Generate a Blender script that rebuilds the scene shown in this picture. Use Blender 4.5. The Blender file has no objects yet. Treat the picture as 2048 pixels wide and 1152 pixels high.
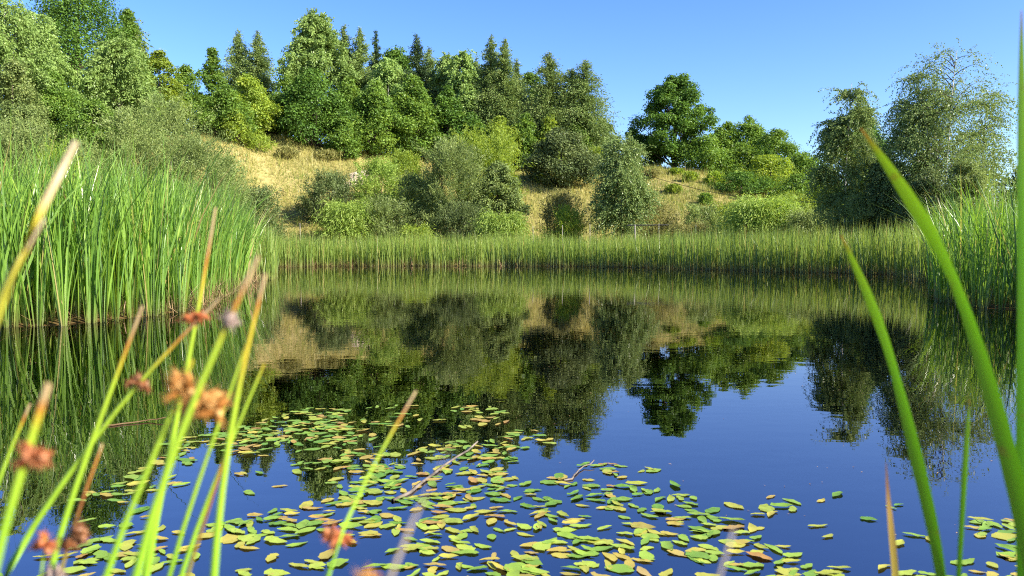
import bpy, math, random
import numpy as np
from mathutils import Vector

# ------------------------------------------------------------------ camera, sky, sun, exposure
SC = bpy.context.scene
COL = SC.collection
F = 1500.0                    # focal length in pixels of the 2048 px wide photograph
CAM_H = 1.1
PITCH = math.atan(76.0 / F)   # the horizon lies 76 px above the centre
cam_data = bpy.data.cameras.new('camera')
cam_data.sensor_width = 36.0
cam_data.lens = 36.0 * F / 2048.0
cam_data.clip_start = 0.02
cam_data.clip_end = 2000.0
cam_data.dof.use_dof = True
cam_data.dof.focus_distance = 12.0
cam_data.dof.aperture_fstop = 6.0
cam = bpy.data.objects.new('camera', cam_data)
cam.location = (0, 0, CAM_H)
cam.rotation_euler = (math.pi / 2 - PITCH, 0, 0)
COL.objects.link(cam)
SC.camera = cam

SUN_AZ = math.radians(118)    # clockwise from the view direction: to the right, a little behind the camera
SUN_EL = math.radians(34)
world = bpy.data.worlds.new('World')
SC.world = world
world.use_nodes = True
wn, wl = world.node_tree.nodes, world.node_tree.links
wn.clear()
wo = wn.new('ShaderNodeOutputWorld')
wb = wn.new('ShaderNodeBackground')
sky = wn.new('ShaderNodeTexSky')
sky.sky_type = 'NISHITA'
sky.sun_disc = False
sky.sun_elevation = SUN_EL
sky.sun_rotation = SUN_AZ
sky.altitude = 0
sky.air_density = 1.0
sky.dust_density = 0.7
sky.ozone_density = 4.5
hs = wn.new('ShaderNodeHueSaturation')
hs.inputs['Saturation'].default_value = 1.22
hs.inputs['Hue'].default_value = 0.517
wl.new(sky.outputs[0], hs.inputs['Color'])
wl.new(hs.outputs[0], wb.inputs['Color'])
wb.inputs['Strength'].default_value = 0.112
wl.new(wb.outputs[0], wo.inputs['Surface'])

sd = bpy.data.lights.new('sun', 'SUN')
sd.energy = 5.0
sd.angle = math.radians(0.53)
sd.color = (1.0, 0.93, 0.80)
sun = bpy.data.objects.new('sun', sd)
sdir = Vector((math.sin(SUN_AZ) * math.cos(SUN_EL), math.cos(SUN_AZ) * math.cos(SUN_EL), math.sin(SUN_EL)))
sun.rotation_euler = sdir.to_track_quat('Z', 'Y').to_euler()
sun.location = (60, -20, 60)
COL.objects.link(sun)

SC.view_settings.view_transform = 'Standard'
SC.view_settings.look = 'None'
SC.view_settings.exposure = 1.48
SC.view_settings.gamma = 1.0
SC.render.engine = 'CYCLES'
SC.cycles.max_bounces = 10
SC.cycles.diffuse_bounces = 6
SC.cycles.glossy_bounces = 3
SC.cycles.transmission_bounces = 4
SC.cycles.transparent_max_bounces = 8
SC.cycles.caustics_reflective = False
SC.cycles.caustics_refractive = False
SC.cycles.sample_clamp_indirect = 6.0
SC.cycles.use_denoising = False
SC.cycles.denoising_prefilter = 'ACCURATE'
SC.cycles.filter_width = 1.1

# ------------------------------------------------------------------ helpers
RNG = np.random.default_rng(7)
ct, st = math.cos(PITCH), math.sin(PITCH)


def ray(px, py):
    u = (px - 1024.0) / F
    v = (576.0 - py) / F
    return np.array([u, ct + v * st, v * ct - st])


def P(px, py, d):
    """world point seen at pixel px,py of the photograph at distance y = d"""
    r = ray(px, py)
    return np.array([0, 0, CAM_H]) + r * (d / r[1])


def G(px, py, z=0.0):
    """world point on the level z"""
    r = ray(px, py)
    k = (z - CAM_H) / r[2]
    return np.array([0, 0, CAM_H]) + r * k


def norm(a):
    return a / np.maximum(np.linalg.norm(a, axis=-1, keepdims=True), 1e-9)


def tag(o, label=None, cat=None, group=None, kind=None):
    if label:
        o['label'] = label
    if cat:
        o['category'] = cat
    if group:
        o['group'] = group
    if kind:
        o['kind'] = kind
    return o


def empty(name, loc):
    o = bpy.data.objects.new(name, None)
    o.empty_display_size = 0.2
    o.location = loc
    COL.objects.link(o)
    return o


def mesh(name, V, quads=None, tris=None, attrs=None, smooth=False, mat=None):
    me = bpy.data.meshes.new(name)
    V = np.asarray(V, dtype=np.float32)
    me.vertices.add(len(V))
    me.vertices.foreach_set('co', V.ravel())
    loops, starts = [], []
    pos = 0
    for f, k in ((quads, 4), (tris, 3)):
        if f is None or len(f) == 0:
            continue
        f = np.asarray(f, dtype=np.int32)
        loops.append(f.ravel())
        starts.append(pos + np.arange(len(f), dtype=np.int32) * k)
        pos += len(f) * k
    loops = np.concatenate(loops)
    starts = np.concatenate(starts)
    me.loops.add(len(loops))
    me.loops.foreach_set('vertex_index', loops)
    me.polygons.add(len(starts))
    me.polygons.foreach_set('loop_start', starts)
    me.polygons.foreach_set('use_smooth', np.full(len(starts), smooth))
    for k, a in (attrs or {}).items():
        at = me.attributes.new(k, 'FLOAT', 'POINT')
        at.data.foreach_set('value', np.asarray(a, dtype=np.float32).ravel())
    me.update(calc_edges=True)
    if mat:
        me.materials.append(mat)
    return me


def obj(name, me, parent=None, loc=None):
    o = bpy.data.objects.new(name, me)
    if parent:
        o.parent = parent
    if loc is not None:
        o.location = loc
    COL.objects.link(o)
    return o


def leaf_cards(C, A, N, L, W, fold=0.18):
    """folded diamond leaves: centre, long axis, normal, length, width"""
    n = len(C)
    A = norm(A)
    B = norm(np.cross(A, N))
    N = np.cross(B, A)
    L = np.broadcast_to(np.asarray(L, float), (n,))[:, None]
    W = np.broadcast_to(np.asarray(W, float), (n,))[:, None]
    V = np.empty((n, 4, 3))
    V[:, 0] = C - A * L * 0.5
    V[:, 1] = C + B * W * 0.5 + N * W * fold - A * L * 0.06
    V[:, 2] = C + A * L * 0.5
    V[:, 3] = C - B * W * 0.5 + N * W * fold - A * L * 0.06
    q = np.arange(n * 4).reshape(n, 4)
    return V.reshape(-1, 3), q


def tubes(paths, sides=5):
    """paths: list of (points (k,3), radii (k,)). One joined set of tapered tubes"""
    Vs, Qs, As = [], [], []
    off = 0
    ang = np.arange(sides) / sides * 2 * math.pi
    for p, r in paths:
        p = np.asarray(p, float)
        r = np.broadcast_to(np.asarray(r, float), (len(p),))
        t = norm(np.gradient(p, axis=0))
        ref = np.where(np.abs(t[:, 2:3]) > 0.9, np.array([[1.0, 0, 0]]), np.array([[0, 0, 1.0]]))
        b = norm(np.cross(t, ref))
        n = np.cross(b, t)
        ring = (np.cos(ang)[None, :, None] * b[:, None] + np.sin(ang)[None, :, None] * n[:, None]) * r[:, None, None] + p[:, None]
        Vs.append(ring.reshape(-1, 3))
        k = len(p)
        i = np.arange(k - 1)[:, None] * sides
        j = np.arange(sides)[None]
        j2 = (j + 1) % sides
        q = np.stack([i + j, i + j2, i + sides + j2, i + sides + j], -1).reshape(-1, 4) + off
        Qs.append(q)
        As.append(np.repeat(np.linspace(0, 1, k), sides))
        off += k * sides
    return np.concatenate(Vs), np.concatenate(Qs), np.concatenate(As)


def strips(root, lean, H, bend, width, face, rows=6, droop=None, taper=1.5):
    """grass-like blades. root (n,3); lean (n,2) horizontal shift at the top; bend: extra curved part; face: angle of the flat"""
    n = len(root)
    t = np.linspace(0, 1, rows)[None, :, None]
    up = np.zeros((n, 1, 3))
    up[:, 0, 2] = H
    ln = np.zeros((n, 1, 3))
    ln[:, 0, :2] = lean
    Pt = root[:, None] + up * t + ln * ((1 - bend)[:, None, None] * t + bend[:, None, None] * t ** 3)
    if droop is not None:
        Pt[:, :, 2] -= droop[:, None] * (t[:, :, 0] ** 4) * H[:, None]
    s = np.stack([np.cos(face), np.sin(face), np.zeros(n)], -1)[:, None]
    w = (width[:, None, None] * 0.5) * (1 - t ** taper * 0.97) * (0.75 + 0.25 * np.minimum(t * 6, 1))
    V = np.stack([Pt - s * w, Pt + s * w], 2)     # n, rows, 2, 3
    base = np.arange(n)[:, None] * rows * 2
    i = np.arange(rows - 1)[None] * 2
    q = np.stack([base + i, base + i + 1, base + i + 3, base + i + 2], -1).reshape(-1, 4)
    al = np.broadcast_to(t[:, :, 0][:, :, None], (n, rows, 2))
    return V.reshape(-1, 3), q, al.ravel(), rows * 2


# ------------------------------------------------------------------ materials
def nodes_of(name):
    m = bpy.data.materials.new(name)
    m.use_nodes = True
    nt = m.node_tree
    nt.nodes.clear()
    out = nt.nodes.new('ShaderNodeOutputMaterial')
    return m, nt.nodes, nt.links, out


def ramp(nodes, stops):
    r = nodes.new('ShaderNodeValToRGB')
    e = r.color_ramp.elements
    e[0].position, e[0].color = stops[0][0], (*stops[0][1], 1)
    e[1].position, e[1].color = stops[-1][0], (*stops[-1][1], 1)
    for p, c in stops[1:-1]:
        k = e.new(p)
        k.color = (*c, 1)
    return r


def foliage(name, stops, trans=0.35, gloss=0.05, rough=0.4, along=None, objrand=0.12, gain=1.62, bal=(1.12, 1.0, .95)):
    """leaf: colour by the leaf's own random tint; 'along' = stops over the length that are mixed in"""
    m, N, L, out = nodes_of(name)
    a = N.new('ShaderNodeAttribute')
    a.attribute_name = 'tint'
    r = ramp(N, [(p, tuple(min(.6, v * gain * w) for v, w in zip(c, bal))) for p, c in stops])
    L.new(a.outputs['Fac'], r.inputs[0])
    col = r.outputs[0]
    if along:
        b = N.new('ShaderNodeAttribute')
        b.attribute_name = 'along'
        rc = ramp(N, [(p, c) for p, c, f in along])
        rf = ramp(N, [(p, (f, f, f)) for p, c, f in along])
        L.new(b.outputs['Fac'], rc.inputs[0])
        L.new(b.outputs['Fac'], rf.inputs[0])
        mx = N.new('ShaderNodeMix')
        mx.data_type = 'RGBA'
        L.new(rf.outputs[0], mx.inputs[0])
        L.new(col, mx.inputs[6])
        L.new(rc.outputs[0], mx.inputs[7])
        col = mx.outputs[2]
    oi = N.new('ShaderNodeObjectInfo')
    mr = N.new('ShaderNodeMapRange')
    mr.inputs[3].default_value = 1 - objrand
    mr.inputs[4].default_value = 1 + objrand
    L.new(oi.outputs['Random'], mr.inputs[0])
    h = N.new('ShaderNodeHueSaturation')
    L.new(mr.outputs[0], h.inputs['Value'])
    L.new(col, h.inputs['Color'])
    col = h.outputs[0]
    d = N.new('ShaderNodeBsdfDiffuse')
    t = N.new('ShaderNodeBsdfTranslucent')
    g = N.new('ShaderNodeBsdfGlossy')
    g.inputs['Roughness'].default_value = rough
    L.new(col, d.inputs[0])
    ht = N.new('ShaderNodeHueSaturation')
    ht.inputs['Hue'].default_value = 0.485
    ht.inputs['Saturation'].default_value = 1.1
    ht.inputs['Value'].default_value = 1.5
    L.new(col, ht.inputs['Color'])
    L.new(ht.outputs[0], t.inputs[0])
    m1 = N.new('ShaderNodeMixShader')
    m1.inputs[0].default_value = trans
    L.new(d.outputs[0], m1.inputs[1])
    L.new(t.outputs[0], m1.inputs[2])
    m2 = N.new('ShaderNodeMixShader')
    m2.inputs[0].default_value = gloss
    L.new(m1.outputs[0], m2.inputs[1])
    L.new(g.outputs[0], m2.inputs[2])
    L.new(m2.outputs[0], out.inputs[0])
    return m


def rough_mat(name, stops, scale=4.0, rough=0.9, bump=0.0, detail=5.0, coord='Object', stretch=(1, 1, 1)):
    m, N, L, out = nodes_of(name)
    tc = N.new('ShaderNodeTexCoord')
    mp = N.new('ShaderNodeMapping')
    mp.inputs['Scale'].default_value = stretch
    L.new(tc.outputs[coord], mp.inputs[0])
    nz = N.new('ShaderNodeTexNoise')
    nz.inputs['Scale'].default_value = scale
    nz.inputs['Detail'].default_value = detail
    L.new(mp.outputs[0], nz.inputs['Vector'])
    r = ramp(N, stops)
    L.new(nz.outputs[0], r.inputs[0])
    p = N.new('ShaderNodeBsdfPrincipled')
    p.inputs['Roughness'].default_value = rough
    p.inputs['Specular IOR Level'].default_value = 0.2
    L.new(r.outputs[0], p.inputs['Base Color'])
    if bump:
        b = N.new('ShaderNodeBump')
        b.inputs['Distance'].default_value = bump
        L.new(nz.outputs[0], b.inputs['Height'])
        L.new(b.outputs[0], p.inputs['Normal'])
    L.new(p.outputs[0], out.inputs[0])
    return m


M = {}
M['oak'] = foliage('oak_leaves', [(0, (.026, .062, .012)), (.5, (.048, .105, .018)), (1, (.085, .16, .026))], .28, .012)
M['maple'] = foliage('maple_leaves', [(0, (.036, .080, .014)), (.5, (.068, .132, .022)), (1, (.125, .20, .036))], .36, .012)
M['lime'] = foliage('lime_leaves', [(0, (.075, .13, .02)), (.5, (.12, .185, .028)), (1, (.18, .245, .04))], .42, .012)
M['birch'] = foliage('birch_leaves', [(0, (.09, .14, .034)), (.5, (.14, .20, .052)), (1, (.20, .26, .075))], .34, .012, .35, bal=(.97, 1, 1))
M['greybirch'] = foliage('grey_birch_leaves', [(0, (.05, .09, .028)), (.5, (.085, .135, .042)), (1, (.14, .19, .07))], .30, .012, .3)
M['larch'] = foliage('larch_needles', [(0, (.055, .10, .030)), (.5, (.09, .145, .042)), (1, (.14, .19, .06))], .25, .012)
M['spruce'] = foliage('spruce_needles', [(0, (.016, .036, .015)), (.5, (.03, .058, .022)), (1, (.05, .085, .032))], .12, .012)
M['willow'] = foliage('willow_leaves', [(0, (.060, .095, .030)), (.5, (.10, .15, .046)), (1, (.16, .21, .07))], .32, .012, .35)
M['darkbush'] = foliage('dark_bush_leaves', [(0, (.034, .056, .02)), (.5, (.06, .092, .032)), (1, (.11, .15, .055))], .25, .012, .35)
M['yellow'] = foliage('yellow_leaves', [(0, (.13, .2, .022)), (.5, (.18, .26, .03)), (1, (.24, .31, .045))], .4, .012, gain=1.2, bal=(1, 1, 1))
M['weep'] = foliage('weeping_blades', [(0, (.085, .15, .03)), (.5, (.13, .21, .04)), (1, (.2, .27, .07))], .38, .012)
M['tan_weed'] = foliage('tan_weed', [(0, (.16, .15, .04)), (.5, (.25, .23, .07)), (1, (.36, .30, .10))], .35, .012, gain=1.0, bal=(.92, 1, 1))
REED_ALONG = [(0.0, (.22, .17, .07), .75), (.10, (.18, .20, .05), .45), (.28, (.15, .26, .04), .0), (.93, (.2, .26, .06), .0), (1.0, (.3, .24, .1), .7)]
FAR_ALONG = [(0.0, (.24, .19, .09), .6), (.14, (.28, .24, .09), .35), (.36, (.15, .22, .04), .0), (.93, (.2, .26, .06), .0), (1.0, (.3, .24, .1), .6)]
M['reed'] = foliage('reed_blades', [(0, (.040, .095, .022)), (.4, (.085, .185, .028)), (.8, (.145, .265, .036)), (.9, (.19, .29, .045)), (1, (.23, .19, .075))], .42, .03, .32, REED_ALONG, .06, gain=1.45)
M['farreed'] = foliage('far_reed_blades', [(0, (.075, .13, .028)), (.4, (.115, .195, .034)), (.8, (.165, .25, .045)), (.9, (.2, .25, .06)), (1, (.32, .27, .1))], .38, .03, .4, FAR_ALONG, .06, gain=1.35)
M['straw'] = foliage('dead_straw', [(0, (.14, .10, .05)), (.5, (.27, .20, .10)), (1, (.44, .35, .19))], .25, .012, gain=1.1)
M['drygrass'] = foliage('dry_grass', [(0, (.10, .14, .025)), (.35, (.19, .20, .045)), (.7, (.31, .27, .08)), (1, (.40, .35, .15))], .35, .012, gain=1.25, bal=(.96, 1, 1))
M['bark'] = rough_mat('bark', [(0.3, (.035, .026, .018)), (.7, (.11, .085, .06))], 9, .95, .03, stretch=(3, 3, .6))
M['birchbark'] = rough_mat('birch_bark', [(0.36, (.06, .05, .045)), (.46, (.52, .5, .45)), (.8, (.68, .66, .6))], 5, .8, .01, stretch=(1, 1, 2.5))
M['post'] = rough_mat('weathered_wood', [(0.3, (.16, .14, .12)), (.7, (.34, .31, .27))], 12, .9, .005, stretch=(6, 6, .7))
M['dark_metal'] = rough_mat('dark_rail', [(0.3, (.02, .02, .022)), (.7, (.05, .05, .05))], 12, .6)
M['cable'] = rough_mat('black_rubber', [(0.3, (.012, .012, .012)), (.7, (.025, .025, .025))], 8, .6)
M['sand'] = rough_mat('bare_sand', [(0.25, (.26, .19, .12)), (.5, (.36, .29, .20)), (.75, (.46, .39, .29))], 2.2, .95, .12)
M['twig'] = rough_mat('wet_twig', [(0.3, (.05, .04, .03)), (.7, (.22, .18, .14))], 18, .5, .003)

# ground
m, N, L, out = nodes_of('ground')
tc = N.new('ShaderNodeTexCoord')
n1 = N.new('ShaderNodeTexNoise'); n1.inputs['Scale'].default_value = .12; n1.inputs['Detail'].default_value = 6
n2 = N.new('ShaderNodeTexNoise'); n2.inputs['Scale'].default_value = 1.9; n2.inputs['Detail'].default_value = 8
L.new(tc.outputs['Object'], n1.inputs['Vector']); L.new(tc.outputs['Object'], n2.inputs['Vector'])
r1 = ramp(N, [(.32, (.13, .15, .04)), (.5, (.25, .225, .065)), (.68, (.37, .31, .12))])
r2 = ramp(N, [(.3, (.10, .085, .03)), (.7, (.36, .28, .12))])
L.new(n1.outputs[0], r1.inputs[0]); L.new(n2.outputs[0], r2.inputs[0])
mx = N.new('ShaderNodeMix'); mx.data_type = 'RGBA'; mx.inputs[0].default_value = .45
L.new(r1.outputs[0], mx.inputs[6]); L.new(r2.outputs[0], mx.inputs[7])
geo = N.new('ShaderNodeNewGeometry'); sx = N.new('ShaderNodeSeparateXYZ'); L.new(geo.outputs['Position'], sx.inputs[0])
mr = N.new('ShaderNodeMapRange'); mr.inputs[1].default_value = .0; mr.inputs[2].default_value = .35
L.new(sx.outputs[2], mr.inputs[0])
mm = N.new('ShaderNodeMix'); mm.data_type = 'RGBA'
mm.inputs[6].default_value = (.085, .056, .022, 1)
L.new(mr.outputs[0], mm.inputs[0]); L.new(mx.outputs[2], mm.inputs[7])
bd = N.new('ShaderNodeBsdfDiffuse'); L.new(mm.outputs[2], bd.inputs[0])
bp = N.new('ShaderNodeBump'); bp.inputs['Distance'].default_value = .25; L.new(n2.outputs[0], bp.inputs['Height']); L.new(bp.outputs[0], bd.inputs['Normal'])
L.new(bd.outputs[0], out.inputs[0])
M['ground'] = m

# water: mirror by Fresnel over brown, half clear water
m, N, L, out = nodes_of('pond_water')
tc = N.new('ShaderNodeTexCoord')
mp = N.new('ShaderNodeMapping'); mp.inputs['Scale'].default_value = (.55, 1.0, 1.0)
L.new(tc.outputs['Object'], mp.inputs[0])
n1 = N.new('ShaderNodeTexNoise'); n1.inputs['Scale'].default_value = 1.3; n1.inputs['Detail'].default_value = 2.0
n2 = N.new('ShaderNodeTexNoise'); n2.inputs['Scale'].default_value = 7.0; n2.inputs['Detail'].default_value = 1.5
L.new(mp.outputs[0], n1.inputs['Vector']); L.new(mp.outputs[0], n2.inputs['Vector'])
b1 = N.new('ShaderNodeBump'); b1.inputs['Distance'].default_value = .0010; L.new(n1.outputs[0], b1.inputs['Height'])
b2 = N.new('ShaderNodeBump'); b2.inputs['Distance'].default_value = .0005; L.new(n2.outputs[0], b2.inputs['Height']); L.new(b1.outputs[0], b2.inputs['Normal'])
fr = N.new('ShaderNodeFresnel'); fr.inputs['IOR'].default_value = 3.2; L.new(b2.outputs[0], fr.inputs['Normal'])
gl = N.new('ShaderNodeBsdfGlossy'); gl.inputs['Roughness'].default_value = 0.0; L.new(b2.outputs[0], gl.inputs['Normal'])
gl.inputs['Color'].default_value = (1.0, .94, 1.0, 1)
tr = N.new('ShaderNodeBsdfTransparent'); tr.inputs['Color'].default_value = (.66, .62, .55, 1)
mxs = N.new('ShaderNodeMixShader'); L.new(fr.outputs[0], mxs.inputs[0]); L.new(tr.outputs[0], mxs.inputs[1]); L.new(gl.outputs[0], mxs.inputs[2])
L.new(mxs.outputs[0], out.inputs[0])
M['water'] = m

# ------------------------------------------------------------------ terrain
SHORE = np.array([(-14, 9.3), (-7.3, 10.5), (-6.3, 11.2), (-5.9, 13), (-6.6, 16.5), (-8.2, 23), (-11.8, 36), (-16.3, 49), (-12, 51.5),
                  (0, 52), (6, 49.5), (11, 42.5), (15.5, 36), (17.2, 32.5), (14.4, 25), (9.55, 17), (8.85, 14.5), (9.1, 12.8), (12.5, 11.2),
                  (14, 2), (6, .9), (-5, .9), (-14, 2)], float)


def pond_dist(x, y):
    """signed distance to the shore, negative on the water"""
    x, y = np.asarray(x, float), np.asarray(y, float)
    a, b = SHORE, np.roll(SHORE, -1, 0)
    best = np.full(x.shape, 1e9)
    inside = np.zeros(x.shape, bool)
    for (ax, ay), (bx, by) in zip(a, b):
        ex, ey = bx - ax, by - ay
        t = np.clip(((x - ax) * ex + (y - ay) * ey) / (ex * ex + ey * ey), 0, 1)
        best = np.minimum(best, np.hypot(x - ax - t * ex, y - ay - t * ey))
        if abs(ey) > 1e-9:
            c = ((ay > y) != (by > y)) & (x < ex * (y - ay) / ey + ax)
            inside ^= c
    return np.where(inside, -best, best)


RID = np.array([(-1200, 285, 60, 42), (-300, 265, 66, 40), (0, 258, 72, 42), (250, 268, 80, 46), (400, 270, 85, 52), (480, 268, 88, 58), (560, 276, 92, 61), (700, 300, 95, 62),
                (850, 322, 97, 63), (1000, 336, 98, 63), (1100, 342, 98, 63), (1200, 338, 100, 62), (1300, 335, 102, 60), (1400, 346, 100, 58),
                (1500, 378, 96, 56), (1600, 425, 92, 54), (1750, 455, 88, 52), (2048, 470, 88, 50), (3200, 475, 88, 50)], float)


def wob(x, y):
    return (np.sin(x * .31 + 1.3) * np.cos(y * .27 + .4) + .6 * np.sin(x * .83 + y * .41) + .4 * np.cos(y * 1.13 - x * .57)) / 2.0


def zt(x, y):
    x, y = np.asarray(x, float), np.asarray(y, float)
    dist = pond_dist(x, y)
    px = 1024 + F * x / np.maximum(y, 8)
    rp = np.interp(px, RID[:, 0], RID[:, 1])
    y1 = np.interp(px, RID[:, 0], RID[:, 2])
    y0 = np.interp(px, RID[:, 0], RID[:, 3])
    zr = CAM_H + (500 - rp) / F * y1
    t = np.clip((y - y0) / (y1 - y0), 0, 1)
    s = .55 * t + .45 * t * t * (3 - 2 * t)
    base = np.where(dist < 0, np.maximum(dist * .3, -.75), np.minimum(dist * .10, .45))
    hill = s * (zr - .45) + np.clip(y - y1, 0, 40) * .06
    z = base + hill + wob(x, y) * .22 * np.clip(t * 4, 0, 1)
    return z


def on_slope(px, py):
    """distance at which the ground is seen at px,py"""
    d = np.linspace(48, 125, 900)
    r = ray(px, py)
    z = zt(r[0] / r[1] * d, d)
    zz = CAM_H + r[2] / r[1] * d
    k = np.argmax(z >= zz)
    return float(d[k]) if (z >= zz).any() else 100.0


gx = np.concatenate([np.linspace(-320, -62, 26), np.linspace(-60, 60, 170), np.linspace(62, 320, 26)])
gy = np.concatenate([np.linspace(-60, -4, 10), np.linspace(-2, 62, 110), np.linspace(63, 125, 60), np.linspace(130, 900, 30)])
XX, YY = np.meshgrid(gx, gy)
ZZ = zt(XX, YY)
nx, ny = len(gx), len(gy)
idx = np.arange(nx * ny).reshape(ny, nx)
q = np.stack([idx[:-1, :-1], idx[:-1, 1:], idx[1:, 1:], idx[1:, :-1]], -1).reshape(-1, 4)
tag(obj('ground', mesh('ground', np.stack([XX, YY, ZZ], -1).reshape(-1, 3), q, smooth=True, mat=M['ground'])), kind='structure')
tag(obj('pond_water', mesh('pond_water', [(-24, .4, 0), (24, .4, 0), (24, 60, 0), (-24, 60, 0)], [(0, 1, 2, 3)], mat=M['water'])), kind='structure')


# ------------------------------------------------------------------ trees and bushes
def rand_unit(rng, n):
    return norm(rng.normal(size=(n, 3)))


def trunk_path(rng, H, r0, lean=.02, k=8, wig=.012, top=.9):
    t = np.linspace(0, 1, k)
    a = rng.uniform(0, 6.28)
    p = np.zeros((k, 3))
    p[:, 2] = t * H * top
    p[:, 0] = math.cos(a) * lean * H * t ** 1.5 + np.cumsum(rng.normal(0, wig * H / k * 2, k)) * (t > 0)
    p[:, 1] = math.sin(a) * lean * H * t ** 1.5 + np.cumsum(rng.normal(0, wig * H / k * 2, k)) * (t > 0)
    p[0, 2] = -.3
    return p, r0 * (1 - .86 * t) * (1 + .5 * np.exp(-t * 14))


def along_path(p, t):
    k = np.linspace(0, 1, len(p))
    return np.stack([np.interp(t, k, p[:, i]) for i in range(3)], -1)


def crown_broad(rng, H, W, n, ls, base=.12, shape=(.55, .62), K=95, dens=.42, clump=(.065, .14), wid=.62, limbs=14, bark='bark', flat=.75, sprig=.2):
    """broadleaf crown: clumps of leaves on limbs inside an uneven envelope"""
    tp, tr = trunk_path(rng, H, max(.05, W * .028), k=9)
    h = rng.beta(1.25, 1.15, K)
    lobes = rng.uniform(.68, 1.15, 7)
    th = rng.uniform(0, 2 * math.pi, K)
    lob = lobes[(th / (2 * math.pi) * 7).astype(int) % 7]
    env = np.sin(np.pi * np.clip(h, .03, .97) ** shape[0]) ** shape[1]
    rad = W * .5 * env * lob * np.sqrt(rng.uniform(.12, 1, K)) * .86
    zc = base * H + (1 - base) * H * (h * .93 + .02)
    ax = along_path(tp, np.clip(zc / (H * .9), 0, 1))
    C = np.stack([ax[:, 0] + np.cos(th) * rad, ax[:, 1] + np.sin(th) * rad, zc], -1)
    R = W * rng.uniform(clump[0], clump[1], K) * (.65 + .5 * env)
    ctint = rng.normal(0, .13, K)
    w = R ** 2
    cl = rng.choice(K, n, p=w / w.sum())
    d = rand_unit(rng, n)
    d[:, 2] = d[:, 2] * .9 + .18
    d = norm(d)
    rr = R[cl] * np.where(rng.uniform(size=n) < sprig, rng.uniform(.95, 1.4, n), dens + (1 - dens) * rng.uniform(size=n) ** .7)
    pos = C[cl] + d * rr[:, None] * np.array([1, 1, flat])
    # nothing sticks far above the top
    pos[:, 2] = np.where(pos[:, 2] > H, H - (pos[:, 2] - H) * .5, pos[:, 2])
    pos[:, 2] = np.maximum(pos[:, 2], .05)
    nrm = norm(d * .7 + np.array([0, 0, .55]) + rng.normal(0, .45, (n, 3)))
    a = norm(np.cross(nrm, rand_unit(rng, n)) + d * .5 - np.array([0, 0, .25]))
    L_ = ls * rng.uniform(.65, 1.3, n)
    V, q = leaf_cards(pos, a, nrm, L_, L_ * wid)
    tint = np.clip(.48 + ctint[cl] + rng.normal(0, .17, n), 0, 1)
    paths = [(tp, tr)]
    order = np.argsort(-R * (1 + .6 * rad / (W * .5 + 1e-6)))[:limbs]
    for c in order:
        z0 = max(base * H * .6, C[c, 2] - rad[c] * rng.uniform(.5, 1.0) - .05 * H)
        s = along_path(tp, z0 / (H * .9))
        m_ = (s + C[c]) / 2 + np.array([0, 0, -.06 * rad[c]]) + rng.normal(0, .04 * W, 3) * .4
        tt = np.linspace(0, 1, 5)[:, None]
        p = (1 - tt) ** 2 * s + 2 * tt * (1 - tt) * m_ + tt ** 2 * C[c]
        paths.append((p, np.linspace(max(.03, W * .011), .012, 5)))
    return V, q, np.repeat(tint, 4), paths


def strand_leaves(rng, S, D, Ln, grav, m, ls, wid, jit, tintc):
    """m leaves along each strand from S in direction D"""
    k = len(S)
    t = (np.arange(m)[None] + rng.uniform(0, 1, (k, m))) / m
    p = S[:, None] + D[:, None] * (Ln[:, None] * t)[..., None]
    p[..., 2] -= grav[:, None] * Ln[:, None] * t ** 2
    tan = D[:, None] + np.zeros((k, m, 3))
    tan[..., 2] -= 2 * grav[:, None] * t
    p = p.reshape(-1, 3) + rng.normal(0, 1, (k * m, 3)) * jit
    tan = norm(tan.reshape(-1, 3))
    n = k * m
    a = norm(tan + rng.normal(0, .45, (n, 3)))
    nr = rand_unit(rng, n) + np.array([0, 0, .35])
    L_ = ls * rng.uniform(.65, 1.3, n)
    V, q = leaf_cards(p, a, nr, L_, L_ * wid)
    tint = np.clip(.5 + np.repeat(tintc, m) + rng.normal(0, .17, n), 0, 1)
    return V, q, np.repeat(tint, 4)


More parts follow.
